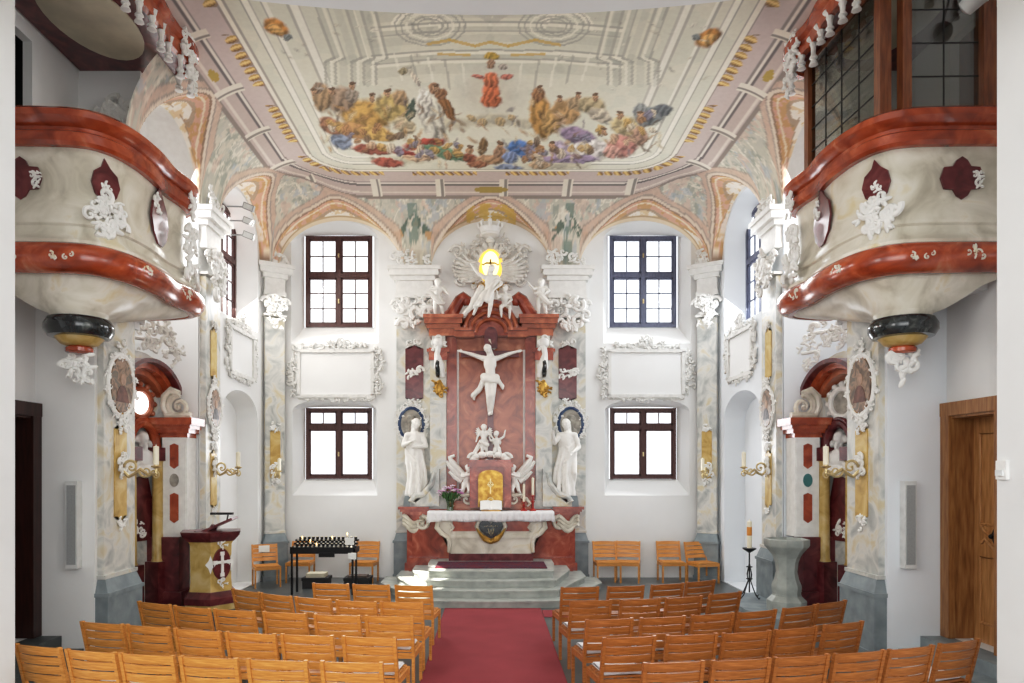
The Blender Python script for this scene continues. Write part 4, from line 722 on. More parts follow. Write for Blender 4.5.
for s in (-1,1):
    mx = lambda q: q if s < 0 else 981-q; nm = 'left' if s<0 else 'right'; p = at(mx(466),496,Y-.1)
    a = thing('kneeling_angel', f'white angel kneeling at the {nm} side of the tabernacle with wing held high', 'angel', p); M = basis(p,'back'); m = -s
    figure('figure','statue_white',a,M,.012,h=.74,child=True,seed=71+s,yaw=.6*m,pelvis=(0,.36,0),chest=(.03*m,.55,.02),neck=(.05*m,.68,.03),head=(.07*m,.80,.05),sl=(-.1,.63,.02),sr=(.12,.63,.02),el=(-.16+.05*m,.55,.1),hl=(-.05+.12*m,.6,.16),er=(.16+.05*m,.55,.1),hr=(.05+.12*m,.6,.16),kl=(-.08,.16,.12),fl=(-.1-.08*m,.03,-.04),kr=(.1,.16,.12),fr=(.1-.08*m,.03,-.04))
    b = BM()
    tube(b,[V(s*.02,.42,-.06),V(s*.16,.56,-.04),V(s*.30,.72,-.03),V(s*.34,.82,-.02),V(s*.24,.86,-.02)],[.05,.07,.07,.05,.03],8); tube(b,[V(s*.06,.36,-.06),V(s*.2,.5,-.05),V(s*.34,.62,-.04),V(s*.42,.74,-.03)],[.05,.06,.05,.03],8); tube(b,[V(s*.1,.3,-.06),V(s*.24,.40,-.05),V(s*.36,.52,-.04)],[.05,.05,.03],8); obj('wing', b, 'statue_white', a, M)
    b = BM(); volute(b,(-s*.02,-.06),.17,PI/2,1.0,.22,.02,s); tube(b,[V(s*.12,-.02,0),V(s*.24,-.06,0),V(s*.32,-.16,0),V(s*.26,-.22,0)],[.03,.04,.035,.02],8); ell(b,V(0,.02,-.02),(.18,.05,.12)); obj('scroll_foot', b, 'marble_cream', a, M)
# altar table
Y = 14.55; z0 = .52; t = thing('altar_table', 'cream and red marble altar table at the top of the steps', 'altar', (0,Y+.35,z0))
b = BM(); box(b,-.88,.88,Y,Y+.37,z0,z0+.15); obj('base', b, 'marble_maroon', t)
prof = [(-.84,.67),(-.82,.82),(-.84,.96),(-.93,1.06),(-1.06,1.13),(-1.14,1.26),(-1.12,1.53),(1.12,1.53),(1.14,1.26),(1.06,1.13),(.93,1.06),(.84,.96),(.82,.82),(.84,.67)]
b = BM(); prism(b, prof, .34, basis((0,Y+.36,0),'back')); body = obj('body', b, 'marble_cream', t)
b = BM(); box(b,-.80,-.22,Y-.005,Y+.1,1.14,1.45); box(b,.22,.80,Y-.005,Y+.1,1.14,1.45); obj('red_band', b, 'marble_red', body)
b = BM()
for s in (-1,1):
    tube(b,[V(s*1.10,Y-.01,1.34),V(s*1.12,Y-.02,1.22),V(s*1.02,Y-.02,1.10),V(s*.90,Y-.01,1.02),V(s*.86,Y-.01,.9),V(s*.87,Y,.70)],[.05,.06,.06,.05,.045,.04],8); tube(b,[V(s*.84,Y-.01,1.14),V(s*.78,Y-.02,1.22),V(s*.84,Y-.02,1.31)],.03,8)
    tube(b,[V(s*.24,Y-.02,1.36),V(s*.30,Y-.03,1.24),V(s*.24,Y-.03,1.12)],.045,8)
box(b,-.9,.9,Y-.02,Y+.1,1.0,1.06); obj('moulding', b, 'marble_cream', body)
hp = [(.0155*16*math.sin(a)**3,.0155*(13*math.cos(a)-5*math.cos(2*a)-2*math.cos(3*a)-math.cos(4*a))) for a in [2*PI*i/40 for i in range(40)]]
M = basis((0,Y-.03,1.19),'back'); b = BM(); prism(b, hp, .05, M); ht = obj('heart_cartouche', b, 'marble_black', t)
b = BM()
for x,y,q in ((-.04,-.06,.5),(0,-.08,0),(.04,-.06,-.5)): tube(b,[M@V(x-q*.04,y+.07,.055),M@V(x+q*.02,y-.05,.055)],.006,5)
for i in range(7): tube(b,[M@V(-.13+.042*i,.05,.055),M@V(-.13+.042*i+.012,.075 if i%2 else .06,.055)],.005,5)
obj('heart_lettering', b, 'brass', ht)
b = BM()
for s in (-1,1):
    for k in range(4): tube(b,[M@V(s*.02,-.28+.02*k,.03),M@V(s*(.14+.02*k),-.22+.03*k,.06),M@V(s*(.24+.02*k),-.12+.045*k,.04)],[.03,.04,.015],8)
ell(b,M@V(0,-.26,.05),(.06,.05,.05)); obj('gilt_wings', b, 'gold', t)
# white cloth with a hanging front edge
b = BM(); R = random.Random(4); n = 120; x0,x1 = -1.31,1.30; rows = []
for i in range(n+1):
    x = x0+(x1-x0)*i/n; e = min(i,n-i)/n; wv = .012*math.sin(x*42)+.006*math.sin(x*97); dr = .20+.012*math.sin(x*9)+(.0 if e>.02 else .02)
    rows.append([b.verts.new(q) for q in ((x,Y+.37,1.55),(x,Y+.2,1.55),(x,Y-.10,1.55),(x,Y-.125+wv*.3,1.535),(x,Y-.13+wv*.7,1.48),(x,Y-.13+wv,1.55-dr*.7),(x,Y-.13+wv*1.3,1.55-dr))])
for a,c in zip(rows,rows[1:]):
    for k in range(6): b.faces.new((a[k],c[k],c[k+1],a[k+1]))
for r,sx in ((rows[0],-1),(rows[-1],1)):
    low = [b.verts.new((v.co.x+sx*.015,v.co.y,1.36)) for v in r[:3]]
    for k in range(2): b.faces.new((r[k],r[k+1],low[k+1],low[k]))
    b.faces.new((r[2],r[3],r[4],r[5],r[6],low[2]))
o = obj('altar_cloth', b, 'linen', ang=180); so = o.modifiers.new('t','SOLIDIFY'); so.thickness = .006; so.offset = 1; tag(o,'white linen cloth with hanging edge draped over the altar table','altar cloth')
ZT = 1.557
t = thing('open_book', 'open white missal on a small stand in the middle of the altar', 'book', (0,Y-.05,ZT)); Mbk = Matrix.Translation((0,Y-.06,ZT+.02)) @ Matrix.Rotation(math.radians(48),4,'X')
b = BM(); box(b,-.235,.235,-.01,.26,-.02,0,Mbk); obj('cover', b, 'box_card', t)
b = BM()
for s in (-1,1): prism(b,[(0,.004),(s*.06,.03),(s*.16,.025),(s*.225,.006),(s*.225,0),(0,0)],.24,Mbk@Matrix(((1,0,0,0),(0,0,1,0.005),(0,1,0,0),(0,0,0,1))))
pg = obj('pages', b, 'paper', t)
b = BM(); box(b,-.2,.2,Y-.09,Y+.13,ZT,ZT+.018); obj('book_stand', b, 'gold', t)
t = thing('flower_vase', 'glass vase of pink and white flowers at the left end of the altar', 'flower vase', (PX(450,Y),Y+.08,ZT)); vx, vy = PX(450,Y), Y+.08
b = BM(); lathe(b,[(.05,0),(.075,.01),(.07,.12),(.085,.22),(.08,.22),(.065,.12),(.065,.02)],(vx,vy,ZT),20); obj('vase', b, 'vase_glass', t)
R = random.Random(12); b = BM(); heads = []
for i in range(26):
    a = R.random()*2*PI; q = math.sqrt(R.random()); p = V(vx+.26*q*math.cos(a), vy+.16*q*math.sin(a), ZT+.34+.16*(1-q*q)+R.uniform(-.05,.05)); heads.append(p); tube(b,[V(vx+.02*math.cos(a),vy+.02*math.sin(a),ZT+.03),V(vx+.1*q*math.cos(a),vy+.06*q*math.sin(a),ZT+.24),p],.006,5)
for i in range(40): a = R.random()*2*PI; q = R.random(); ell(b,V(vx+.2*q*math.cos(a),vy+.12*q*math.sin(a),ZT+.27+.1*R.random()),(.05,.02,.008),Euler((R.random()*3,R.random()*3,a)),8,5)
obj('stems', b, 'leaf_green', t)
for c,mm in (('pink',0),('white',1)):
    b = BM()
    for i,p in enumerate(heads):
        if (i%2)==mm:
            for k in range(6): a = k*1.05+i; ell(b,p+V(.03*math.cos(a),.03*math.sin(a),.006),(.034,.016,.010),Euler((.3,0,a)),8,5)
            ico(b,p+V(0,0,.012),.018,1)
    obj(c+'_blossoms', b, 'petal_'+c, t)
for i,(px,zc) in enumerate(((524,0),(533,1))):
    x = PX(px,Y); t = thing('altar_candlestick', ('short red candlestick with white candle, left one of the altar pair','taller red candlestick with white candle at the right end of the altar')[i], 'candlestick', (x,Y+.05,ZT))
    hh = (.18,.32)[i]; b = BM(); lathe(b,[(.07,0),(.075,.02),(.045,.04),(.02,.07),(.02,hh*.5),(.045,hh*.6),(.018,hh*.7),(.018,hh*.9),(.055,hh),(.04,hh+.01)],(x,Y+.05,ZT),18); obj('holder', b, 'red_enamel', t)
    b = BM(); lathe(b,[(.026,0),(.026,.36),(.006,.375),(.004,.39)],(x,Y+.05,ZT+hh),14); obj('candle', b, 'wax', t)
# ================================================================== LOGES
def catmull(P, n=5):
    P = [Vector(p) for p in P]; out = []
    for i in range(len(P)-1):
        a,b_,c,d = P[max(i-1,0)],P[i],P[i+1],P[min(i+2,len(P)-1)]
        for k in range(n):
            t = k/n; out.append(.5*((2*b_)+(c-a)*t+(2*a-5*b_+4*c-d)*t*t+(3*b_-a-3*c+d)*t**3))
    return out+[P[-1]]
PLAN = catmull([(-5.75,7.86),(-5.15,7.86),(-4.66,7.90),(-4.44,8.05),(-4.33,8.35),(-4.30,8.8),(-4.34,9.25),(-4.30,9.7),(-4.36,9.98),(-4.62,10.12),(-5.0,10.16)])
def plan(s, off=0):
    P = PLAN if s < 0 else [Vector((-p.x,p.y)) for p in PLAN][::-1]
    return [(p.x,p.y) for p in P]
def on_plan(s, k, z, off=0):
    """frame on the parapet at plan point k (0..1 from the camera end)"""
    i = int(k*(len(PLAN)-1)); p = PLAN[i]; t = (PLAN[min(i+1,len(PLAN)-1)]-PLAN[max(i-1,0)]).normalized(); n = Vector((t.y,-t.x))
    o = V(p.x+n.x*off,p.y+n.y*off,z); u = V(t.x,t.y,0); nn = V(n.x,n.y,0)
    if s > 0: o.x = -o.x; nn.x = -nn.x; u = V(u.x,-u.y,0)
    return basis(o,(u,nn))
def kidx(x, y): return min(range(len(PLAN)), key=lambda i:(PLAN[i]-Vector((x,y))).length)/(len(PLAN)-1)
SHIELD = [(-.02,.30),(.05,.20),(.13,.13),(.16,.0),(.12,-.12),(.04,-.20),(-.04,-.20),(-.12,-.12),(-.16,.0),(-.13,.13),(-.05,.20)]
for s,nm in ((-1,'left'),(1,'right')):
    t = thing('loge_balcony', f'curved marble loge balcony with red rail and pendant, {nm} side wall', 'balcony', (s*5.0,8.8,4.2))
    P = plan(s)
    b = BM(); sweep(b,P,[(-.06,6.04),(.07,6.04),(.10,6.08),(.10,6.18),(.06,6.21),(.06,6.25),(.13,6.28),(.17,6.33),(.17,6.40),(.12,6.44),(-.10,6.44),(-.10,6.30),(-.06,6.26)]); obj('hand_rail', b, 'marble_orange', t)
    b = BM(); sweep(b,P,[(0,6.05),(0,5.55),(.02,5.30),(.06,5.22),(.06,5.17),(.03,5.15),(.05,5.06),(.12,4.98),(.12,4.93),(-.08,4.93),(-.08,6.05)]); par = obj('parapet', b, 'marble_cream', t)
    b = BM(); sweep(b,P,[(.09+.17*math.cos(a),4.77+.175*math.sin(a)) for a in [2*PI*i/14 for i in range(14)]]); obj('torus_moulding', b, 'marble_orange', t)
    b = BM(); rows = []; cx, cy = s*4.85, 8.25
    for q,z in ((-.10,4.62),(0,4.60),(.10,4.55),(.28,4.50),(.45,4.42),(.62,4.34),(.8,4.27),(1.0,4.22)):
        row = []
        for x,y in P:
            d = Vector((x-cx,y-cy)); L = d.length; d.normalize(); x2,y2 = cx+d.x*.28, cy+d.y*.28; row.append(b.verts.new((x+(x2-x)*q, y+(y2-y)*q, z)))
        rows.append(row)
    for a,c in zip(rows,rows[1:]):
        for k in range(len(P)-1): b.faces.new((a[k],a[k+1],c[k+1],c[k]))
    obj('underside', b, 'marble_cream', t)
    b = BM(); prism(b,P,.08,z=4.86); obj('balcony_floor', b, 'loge_wood', t)
    cy = 8.25; b = BM(); lathe(b,[(.26,.14),(.33,.12),(.37,.05),(.37,-.02),(.33,-.09),(.26,-.10)],(s*4.85,cy,4.06),32); pe = obj('pendant_ring', b, 'marble_black', t)
    b = BM(); lathe(b,[(.31,.19),(.30,.16),(.28,.12)],(s*4.85,cy,4.06),24); obj('pendant_neck', b, 'marble_cream', pe)
    b = BM(); lathe(b,[(.26,-.10),(.20,-.17),(.12,-.20)],(s*4.85,cy,4.06),24); obj('pendant_cup', b, 'marble_yellow', pe)
    b = BM(); lathe(b,[(.13,-.20),(.15,-.22),(.15,-.26),(.12,-.28)],(s*4.85,cy,4.06),20); obj('pendant_collar', b, 'marble_orange', pe)
    b = BM(); rocaille(b,.34,.34,300+s,14,0,1.1); obj('pendant_foliage', b, 'stucco', pe, basis((s*4.85,cy-.02,3.64),'back'))
    # red cartouches with white stucco
    for j,(x,y,z,sx,sy) in enumerate(((-5.22,7.86,5.68,1.25,1.0),(-4.44,8.05,5.68,1.0,1.0),(-4.32,9.05,5.62,1.9,1.5))):
        k = kidx(x,y); M = on_plan(s,k,z,.005 if j<2 else .02); b = BM(); prism(b,[(px*sx,py*sy) for px,py in SHIELD] if j else [(.0,.24),(.06,.2),(.1,.13),(.2,.12),(.24,0),(.2,-.12),(.1,-.13),(.06,-.2),(0,-.24),(-.06,-.2),(-.1,-.13),(-.2,-.12),(-.24,0),(-.2,.12),(-.1,.13),(-.06,.2)],.025,M); ca = obj('cartouche', b, 'marble_maroon', t)
        b = BM()
        if j == 1:
            rocaille_at(b,0,-.02,.03,.12,.12,310,5,1.4); obj('cartouche_flower', b, 'stucco', ca, M); b = BM(); rocaille_at(b,0,-.34,.05,.42,.44,311+s,34,.9)
        elif j == 0: rocaille_at(b,.19,.0,.03,.16,.2,320,8,1.2)
        else: rocaille_at(b,-.14,.18,.03,.2,.24,330,8,1.2)
        obj('cartouche_flowers', b, 'stucco', ca, M)
    for j,(x,y,z,w,h) in enumerate(((-4.31,9.75,5.42,.5,.8),(-4.31,9.85,6.12,.3,.4),(-4.36,9.98,4.98,.5,.4))):
        b = BM(); rocaille(b,w,h,340+j+s,24,.06,.85); obj('corner_ornament', b, 'stucco', t, on_plan(s,kidx(x,y),z,.06))
    for j,(x,y) in enumerate(((-5.3,7.86),(-4.7,7.88),(-4.33,8.35),(-4.31,9.4))):
        b = BM(); rocaille(b,.22,.14,350+j,6,.16,1.3); obj('moulding_flower', b, 'marble_cream', t, on_plan(s,kidx(x,y),4.78,.09))
    # canopy
    t = thing('loge_canopy', f'dark red canopy with white tassel fringe above the {nm} loge', 'canopy', (s*5.0,8.8,8.0))
    C_ = [((p.x-(-5.0))*1.12-5.0, p.y if p.y < 8.4 else p.y+.0) for p in [Vector(q) for q in [(a,b_) for a,b_ in [(x.x,x.y) for x in PLAN]]]]; C_ = [(max(x,-5.86),y-.25 if y<8.0 else y) for x,y in C_]; C_ = C_[:-6]
    if s > 0: C_ = [(-x,y) for x,y in C_][::-1]
    poly = list(C_)+([(s*5.86,10.0)] if s < 0 else []); poly = poly if s < 0 else [(s*5.86,10.0)]+poly
    b = BM(); prism(b,poly,.12,z=8.10); obj('soffit', b, 'marble_maroon', t)
    b = BM(); sweep(b,C_,[(-.05,8.05),(.03,8.05),(.05,8.10),(.05,8.20),(.10,8.24),(.10,8.34),(.05,8.40),(.14,8.46),(.16,8.56),(-.10,8.60)]); obj('fascia', b, 'marble_orange', t)
    b = BM(); prism(b,[(s*5.05+.52*math.cos(2*PI*i/32),8.85+.85*math.sin(2*PI*i/32)) for i in range(32)],.02,z=8.085); obj('soffit_oval', b, 'cream_oval', t)
    n = 0; acc = 0; prev = Vector(C_[0]); R = random.Random(77)
    for x,y in C_[1:]:
        acc += (Vector((x,y))-prev).length; prev = Vector((x,y))
        if acc > .20 and n < 22:
            acc = 0; n += 1; L = R.uniform(.16,.34); b = BM(); z = 8.07
            tube(b,[V(x-.05,y+.03,z+.06),V(x,y,z-.01),V(x+.05,y-.03,z+.06)],[.04,.05,.04],6)
            lathe(b,[(.025,0),(.05,-.03),(.035,-.07),(.03,-L*.55),(.055,-L*.7),(.03,-L*.78),(.06,-L),(.03,-L-.01)],(x,y,z),8); obj('tassel', b, 'stucco', t)
    ex,ey = (C_[-1] if s<0 else C_[0])
    for j,(dy,z,w,h) in enumerate(((-.15,8.35,.45,.75),(-.05,7.85,.3,.5))):
        b = BM(); rocaille(b,w,h,380+j,26,.05,.8); obj('canopy_ornament', b, 'stucco', t, basis((s*4.20,9.8+dy,z),(V(0,-s,0),V(-s,0,0))))
for s,nm in ((-1,'left'),(1,'right')):
    b = BM(); rocaille(b,.6,.6,395+s,34,.05,.9); o = obj('stucco_relief', b, 'stucco_half_shade', None, basis((s*5.34,9.9,7.3),'back')); tag(o, f'white stucco relief on the end wall inside the {nm} loge', 'relief')
# glazed wooden screen in the right loge
t = thing('glazed_screen', 'brown wooden window screen with leaded panes standing in the right loge', 'window screen', (4.6,8.5,6.44))
def post(bm, x, y, w, d, rz=0): 
    M = Matrix.Translation((x,y,0)) @ Matrix.Rotation(rz,4,'Z'); box(bm,-w/2,w/2,-d/2,d/2,6.44,8.08,M)
for x,y,w,d in ((4.52,8.08,.13,.13),(4.70,7.96,.10,.12),(5.60,7.92,.14,.14),(4.42,9.72,.09,.12),(4.50,9.86,.09,.10)): b = BM(); post(b,x,y,w,d); obj('post', b, 'loge_wood', t)
for (x0,y0,x1,y1,nx,nz) in ((4.74,7.96,5.54,7.94,2,4),(4.50,8.14,4.43,9.68,4,5)):
    L = math.hypot(x1-x0,y1-y0); u = V((x1-x0)/L,(y1-y0)/L,0); M = Matrix.Translation((x0,y0,0)) @ Matrix.Rotation(math.atan2(u.y,u.x),4,'Z')
    b = BM(); box(b,0,L,-.02,.02,6.44,6.50,M); box(b,0,L,-.02,.02,8.02,8.08,M); fr = obj('screen_frame', b, 'loge_wood', t)
    b = BM()
    for i in range(1,nx): box(b,L*i/nx-.006,L*i/nx+.006,-.008,.008,6.5,8.02,M)
    for i in range(1,nz): box(b,0,L,-.008,.008,6.5+1.52*i/nz-.006,6.5+1.52*i/nz+.006,M)
    obj('lead_bars', b, 'soft_black', fr)
    b = BM(); box(b,0,L,-.003,.003,6.5,8.02,M); obj('glass_pane', b, 'loge_glass', fr)
p = V(5.28,7.66,7.55); t = thing('spotlight', 'small white spotlight hanging under the right loge canopy', 'spotlight', p)
b = BM(); M = Matrix.Translation(p) @ Euler((1.1,0,.5)).to_matrix().to_4x4(); lathe(b,[(.05,-.12),(.09,-.10),(.11,.06),(.12,.08),(.10,.08),(.08,.04)],(0,0,0),20); obj('lamp_head', b, 'loud_case', t, M)
b = BM(); tube(b,[p,p+V(.0,.05,.15),p+V(0,.25,.42)],.014,6); obj('bracket', b, 'loud_case', t)

# ================================================================== SIDE ALTARS
for s,nm in ((-1,'left'),(1,'right')):
    t = thing('side_altar', f'side altar with red arched pediment and gilded columns under the {nm} loge', 'side altar', (s*5.5,11.2,.16))
    B = lambda bm,x0,x1,*r: box(bm,*sorted((s*x0,s*x1)),*r)
    for y0,y1,fl in ((11.62,11.97,0),):
        b = BM(); B(b,5.05,5.46,y0,y1,1.3,2.95); pr = obj('pier', b, 'stucco' if s<0 else 'stucco', t)
        b = BM(); B(b,5.07,5.44,y0-.012 if not fl else y1-.01,y0+.01 if not fl else y1+.012,1.35,2.85); obj('pier_panel', b, 'rose_paint' if 0 else 'stucco', pr)
        b = BM(); B(b,5.16,5.95,y0-.05,y1+.01,.16,1.3); B(b,5.10,5.95,y0-.09,y1+.01,.16,.4); obj('pier_base', b, 'marble_maroon', t)
        b = BM()
        for g,z0,z1 in ((.0,2.95,3.02),(.06,3.02,3.09),(.11,3.09,3.15),(.18,3.15,3.27)): B(b,5.04-g*.8,5.50+g*.5,y0-g,y1+.0,z0,z1)
        obj('entablature', b, 'marble_orange', t)
        M = basis((s*5.25,(y0-.014) if not fl else y1+.014,2.2),'back' if not fl else 'front')
        for z0,z1 in ((.28,.62),(-.62,-.20)):
            b = BM(); prism(b,[(-.07,z0),(0,z0-.05),(.07,z0),(.07,z1),(0,z1+.03),(-.07,z1)],.012,M); obj('red_inlay', b, 'marble_orange', pr)
        b = BM(); prism(b,[(.075*math.cos(2*PI*i/24),.04+.11*math.sin(2*PI*i/24)) for i in range(24)],.014,M); obj('oval_inlay', b, 'teal_inlay' if s>0 else 'medal_grey', pr)
        b = BM(); c = V(s*5.22,y0+.1 if not fl else y1-.1,3.52); Mv = basis(c,'back'); volute(b,(0,-.05),.20,PI/2,1.6,.28,.0,-s); tube(b,[V(-s*.0,.16,0),V(s*.14,.22,0),V(s*.24,.12,0),V(s*.26,-.05,0),V(s*.2,-.2,0)],[.06,.07,.07,.06,.05],8); tube(b,[V(-s*.2,-.2,0),V(s*.22,-.2,0)],.06,8); b.transform(Mv)
        obj('scroll', b, 'marble_cream', t)
    def arc(r0,r1,a0,a1,h): 
        return [(r0*math.cos(a0+(a1-a0)*i/20),h*r0*math.sin(a0+(a1-a0)*i/20)) for i in range(21)]+[(r1*math.cos(a1-(a1-a0)*i/20),h*r1*math.sin(a1-(a1-a0)*i/20)) for i in range(21)]
    Mp = basis((s*5.88,11.1,3.42),'left' if s<0 else 'right')
    for r0,r1,dd,m in ((.72,.86,.34,'marble_salmon'),(.85,.99,.46,'marble_orange'),(.98,1.07,.58,'marble_maroon')):
        b = BM(); prism(b, arc(r0,r1,.42,PI-.42,.70), dd, Mp); obj('pediment_arch', b, m, t)
    dvec = Vector((.4,1.1)).normalized() ; u = V(-s*dvec.x,dvec.y,0) if s<0 else V(-s*-1*dvec.x,-dvec.y,0); n_ = V(-s*dvec.y,-dvec.x,0); u = V(0,0,1).cross(n_)
    M = basis((s*5.75,11.4,0),(u,n_)); m_ = -s
    b = BM(); prism(b,arch_poly(-.62,.62,.16,4.35,.5),.06,M,-.06); bk = obj('back_wall', b, 'marble_grey', t)
    b = BM(); prism(b,[(-.26,1.25),(.26,1.25),(.26,1.95),(.18,2.05),(.18,2.3),(-.18,2.3),(-.18,2.05),(-.26,1.95)],.03,M); pn = obj('maroon_panel', b, 'marble_maroon', t)
    b = BM(); rocaille_at(b,0,1.45,.03,.3,.3,401,10,1.0); obj('panel_ornament', b, 'stucco', pn, M)
    b = BM(); c = [(.27*math.cos(PI*i/14),2.75+.42*math.sin(PI*i/14)) for i in range(15)]; tube(b,[M@V(x,y,.10) for x,y in c],.075,8); tube(b,[M@V(x*1.2,2.75+(y-2.75)*1.17,.12) for x,y in c],.035,8); obj('inner_arch', b, 'marble_maroon' if s>0 else 'marble_orange', t)
    for q in (-1,1):
        b = BM(); lathe(b,[(.105,.9),(.088,.95),(.082,2.52),(.10,2.56)],tuple(M@V(q*.27,0,.14)),16); co = obj('gilded_column', b, 'marble_yellow', t)
        b = BM(); box(b,q*.27-.13,q*.27+.13,.16,.9,0,.28,M); obj('column_base', b, 'marble_maroon', co)
        b = BM(); box(b,q*.27-.12,q*.27+.12,2.56,2.78,.0,.26,M); obj('column_capital', b, 'marble_maroon', co)
    sculpt('saint_bust',[('e',V(0,2.92,.12),(.075,.10,.09)),('c',V(0,2.86,.1),V(0,2.74,.09),.05,.06),('e',V(0,2.60,.1),(.20,.17,.12)),('c',V(-.16,2.66,.1),V(-.2,2.45,.14),.07,.06),('c',V(.16,2.66,.1),V(.2,2.45,.14),.07,.06),('e',V(0,2.40,.1),(.22,.10,.12)),('e',V(0,2.90,.21),(.014,.03,.02)),('e',V(0,2.97,.10),(.085,.07,.09)),('c',V(0,2.8,.17),V(0,2.72,.17),.04,.02)]+[('e',V(.3*math.cos(a),2.62+.3*math.sin(a),.06),(.07,.07,.05)) for a in [k*.5-1.2 for k in range(12)]],'stucco',t,.016,M)
    b = BM(); prism(b,[(.20*math.cos(2*PI*i/28),3.50+.22*math.sin(2*PI*i/28)) for i in range(28)],.02,M,.02); ow = obj('round_window', b, 'daylight_glow' if s<0 else 'medal_grey', t)
    b = BM(); torus(b,.23,.05,M@Matrix.Translation((0,3.50,.04)),28,8)
    for k in range(12): a = 2*PI*k/12; ell(b,M@V(.29*math.cos(a),3.50+.31*math.sin(a),.04),(.05,.05,.05))
    obj('window_wreath', b, 'stucco' if s>0 else 'marble_salmon', ow)
    for j,(y,z,w,h) in enumerate(((10.7,4.42,.5,.4),(11.15,4.62,.7,.45),(11.72,4.38,.36,.6))):
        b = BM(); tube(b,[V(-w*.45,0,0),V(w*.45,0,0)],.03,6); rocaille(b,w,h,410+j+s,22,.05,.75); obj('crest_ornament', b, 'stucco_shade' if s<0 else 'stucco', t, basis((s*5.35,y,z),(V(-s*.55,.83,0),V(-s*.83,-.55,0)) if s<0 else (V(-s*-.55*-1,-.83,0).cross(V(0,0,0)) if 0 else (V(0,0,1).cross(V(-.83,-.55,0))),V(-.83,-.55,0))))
emit_done = True

# ================================================================== STUCCO PANELS, PORTRAITS, SCONCES, SPEAKERS
def stucco_panel(label, M, w, h, seed):
    t = thing('framed_wall_panel', label, 'wall panel', M.translation)  # blank panel in a stucco frame, no memorial on it
    b = BM(); box(b,-w/2,w/2,0,h,-.01,.02,M); obj('blank_panel', b, 'plaster', t)
    b = BM()
    for x0,x1,y0,y1 in ((-w/2-.05,w/2+.05,-.05,.02),(-w/2-.05,w/2+.05,h-.02,h+.05),(-w/2-.05,-w/2+.02,0,h),(w/2-.02,w/2+.05,0,h)): box(b,x0,x1,y0,y1,0,.06,M)
    obj('moulding', b, 'stucco_half_shade', t)
    for nm_,x,y,ww,hh,n in (('crest_ornament',0,h+.12,w*.95,.22,40),('crest_shell',0,h+.22,.34,.26,14),('side_ornament',-w/2-.13,h*.55,.24,h*1.15,34),('side_ornament',w/2+.13,h*.55,.24,h*1.15,34),('foot_ornament',0,-.07,w*1.1,.13,40)):
        b = BM(); tube(b,[V(-ww*.47,0,0),V(ww*.47,0,0)] if ww>hh else [V(0,-hh*.47,0),V(0,hh*.47,0)],.025,6); rocaille(b,ww,hh,seed,n,.04,1.25 if nm_!='foot_ornament' else 1.9); seed += 1; obj(nm_, b, 'stucco_half_shade', t, M@Matrix.Translation((x,y,0)))
for s,nm in ((-1,'left'),(1,'right')):
    stucco_panel(f'blank white panel in ornate stucco frame between the two {nm} back windows', basis((s*3.48,YB,4.08),'back'), 1.62, .98, 500+20*s)
    stucco_panel(f'blank white stucco framed panel above the niche on the {nm} wall', basis((s*XW,14.0,4.30),nm), 1.25, .85, 600+20*s)
def portrait(label, M, rx, ry, seed, robe):
    t = thing('oval_portrait', label, 'painting', M.translation)
    b = BM(); prism(b,[(rx*math.cos(2*PI*i/32),ry*math.sin(2*PI*i/32)) for i in range(32)],.03,M); cv = obj('canvas', b, 'portrait', t)
    b = BM(); prism(b,[(rx*.55*math.cos(PI*i/12)*(1.1 if i in(0,12) else 1),-ry*.62+ry*.62*math.sin(PI*i/12)) for i in range(13)],.004,M,.03); obj('painted_robe', b, robe, cv)
    b = BM(); prism(b,[(rx*.24*math.cos(2*PI*i/20)+rx*.05,ry*.22+ry*.22*math.sin(2*PI*i/20)) for i in range(20)],.006,M,.03); obj('painted_face', b, 'portrait_skin', cv)
    b = BM(); torus(b,rx+.015,.022,M,36,8,1,(ry+.015)/(rx+.015)); obj('frame', b, 'gold' if seed%2 else 'medal_grey', t)
    b = BM()
    for k in range(14): a = 2*PI*k/14+.2; rocaille_at(b,(rx+.06)*math.cos(a),(ry+.06)*math.sin(a),.02,.15,.15,seed+k,6,1.1)
    torus(b,rx+.05,.03,Matrix.Translation((0,0,.01)),36,8,1,(ry+.05)/(rx+.05)); obj('wreath', b, 'stucco', t, M)
    for yy,hh,k in ((ry+.2,.22,20),(-ry-.22,.3,21)): b = BM(); rocaille_at(b,0,yy-.04*(1 if yy>0 else -1),.03,.24,hh*.8,seed+k,10,1.0); obj('wreath_ornament', b, 'stucco', t, M)
for s,nm in ((-1,'left'),(1,'right')):
    portrait(f'larger oval painted portrait on the marbled pier under the {nm} loge', basis((s*(XW-.085),9.28,3.53),nm), .27,.36,701, 'portrait_brown')
    portrait(f'smaller oval painted portrait on the {nm} pilaster beside the niche', basis((s*(XW-.11),12.37,3.5),nm), .23,.32,722, 'portrait_grey')
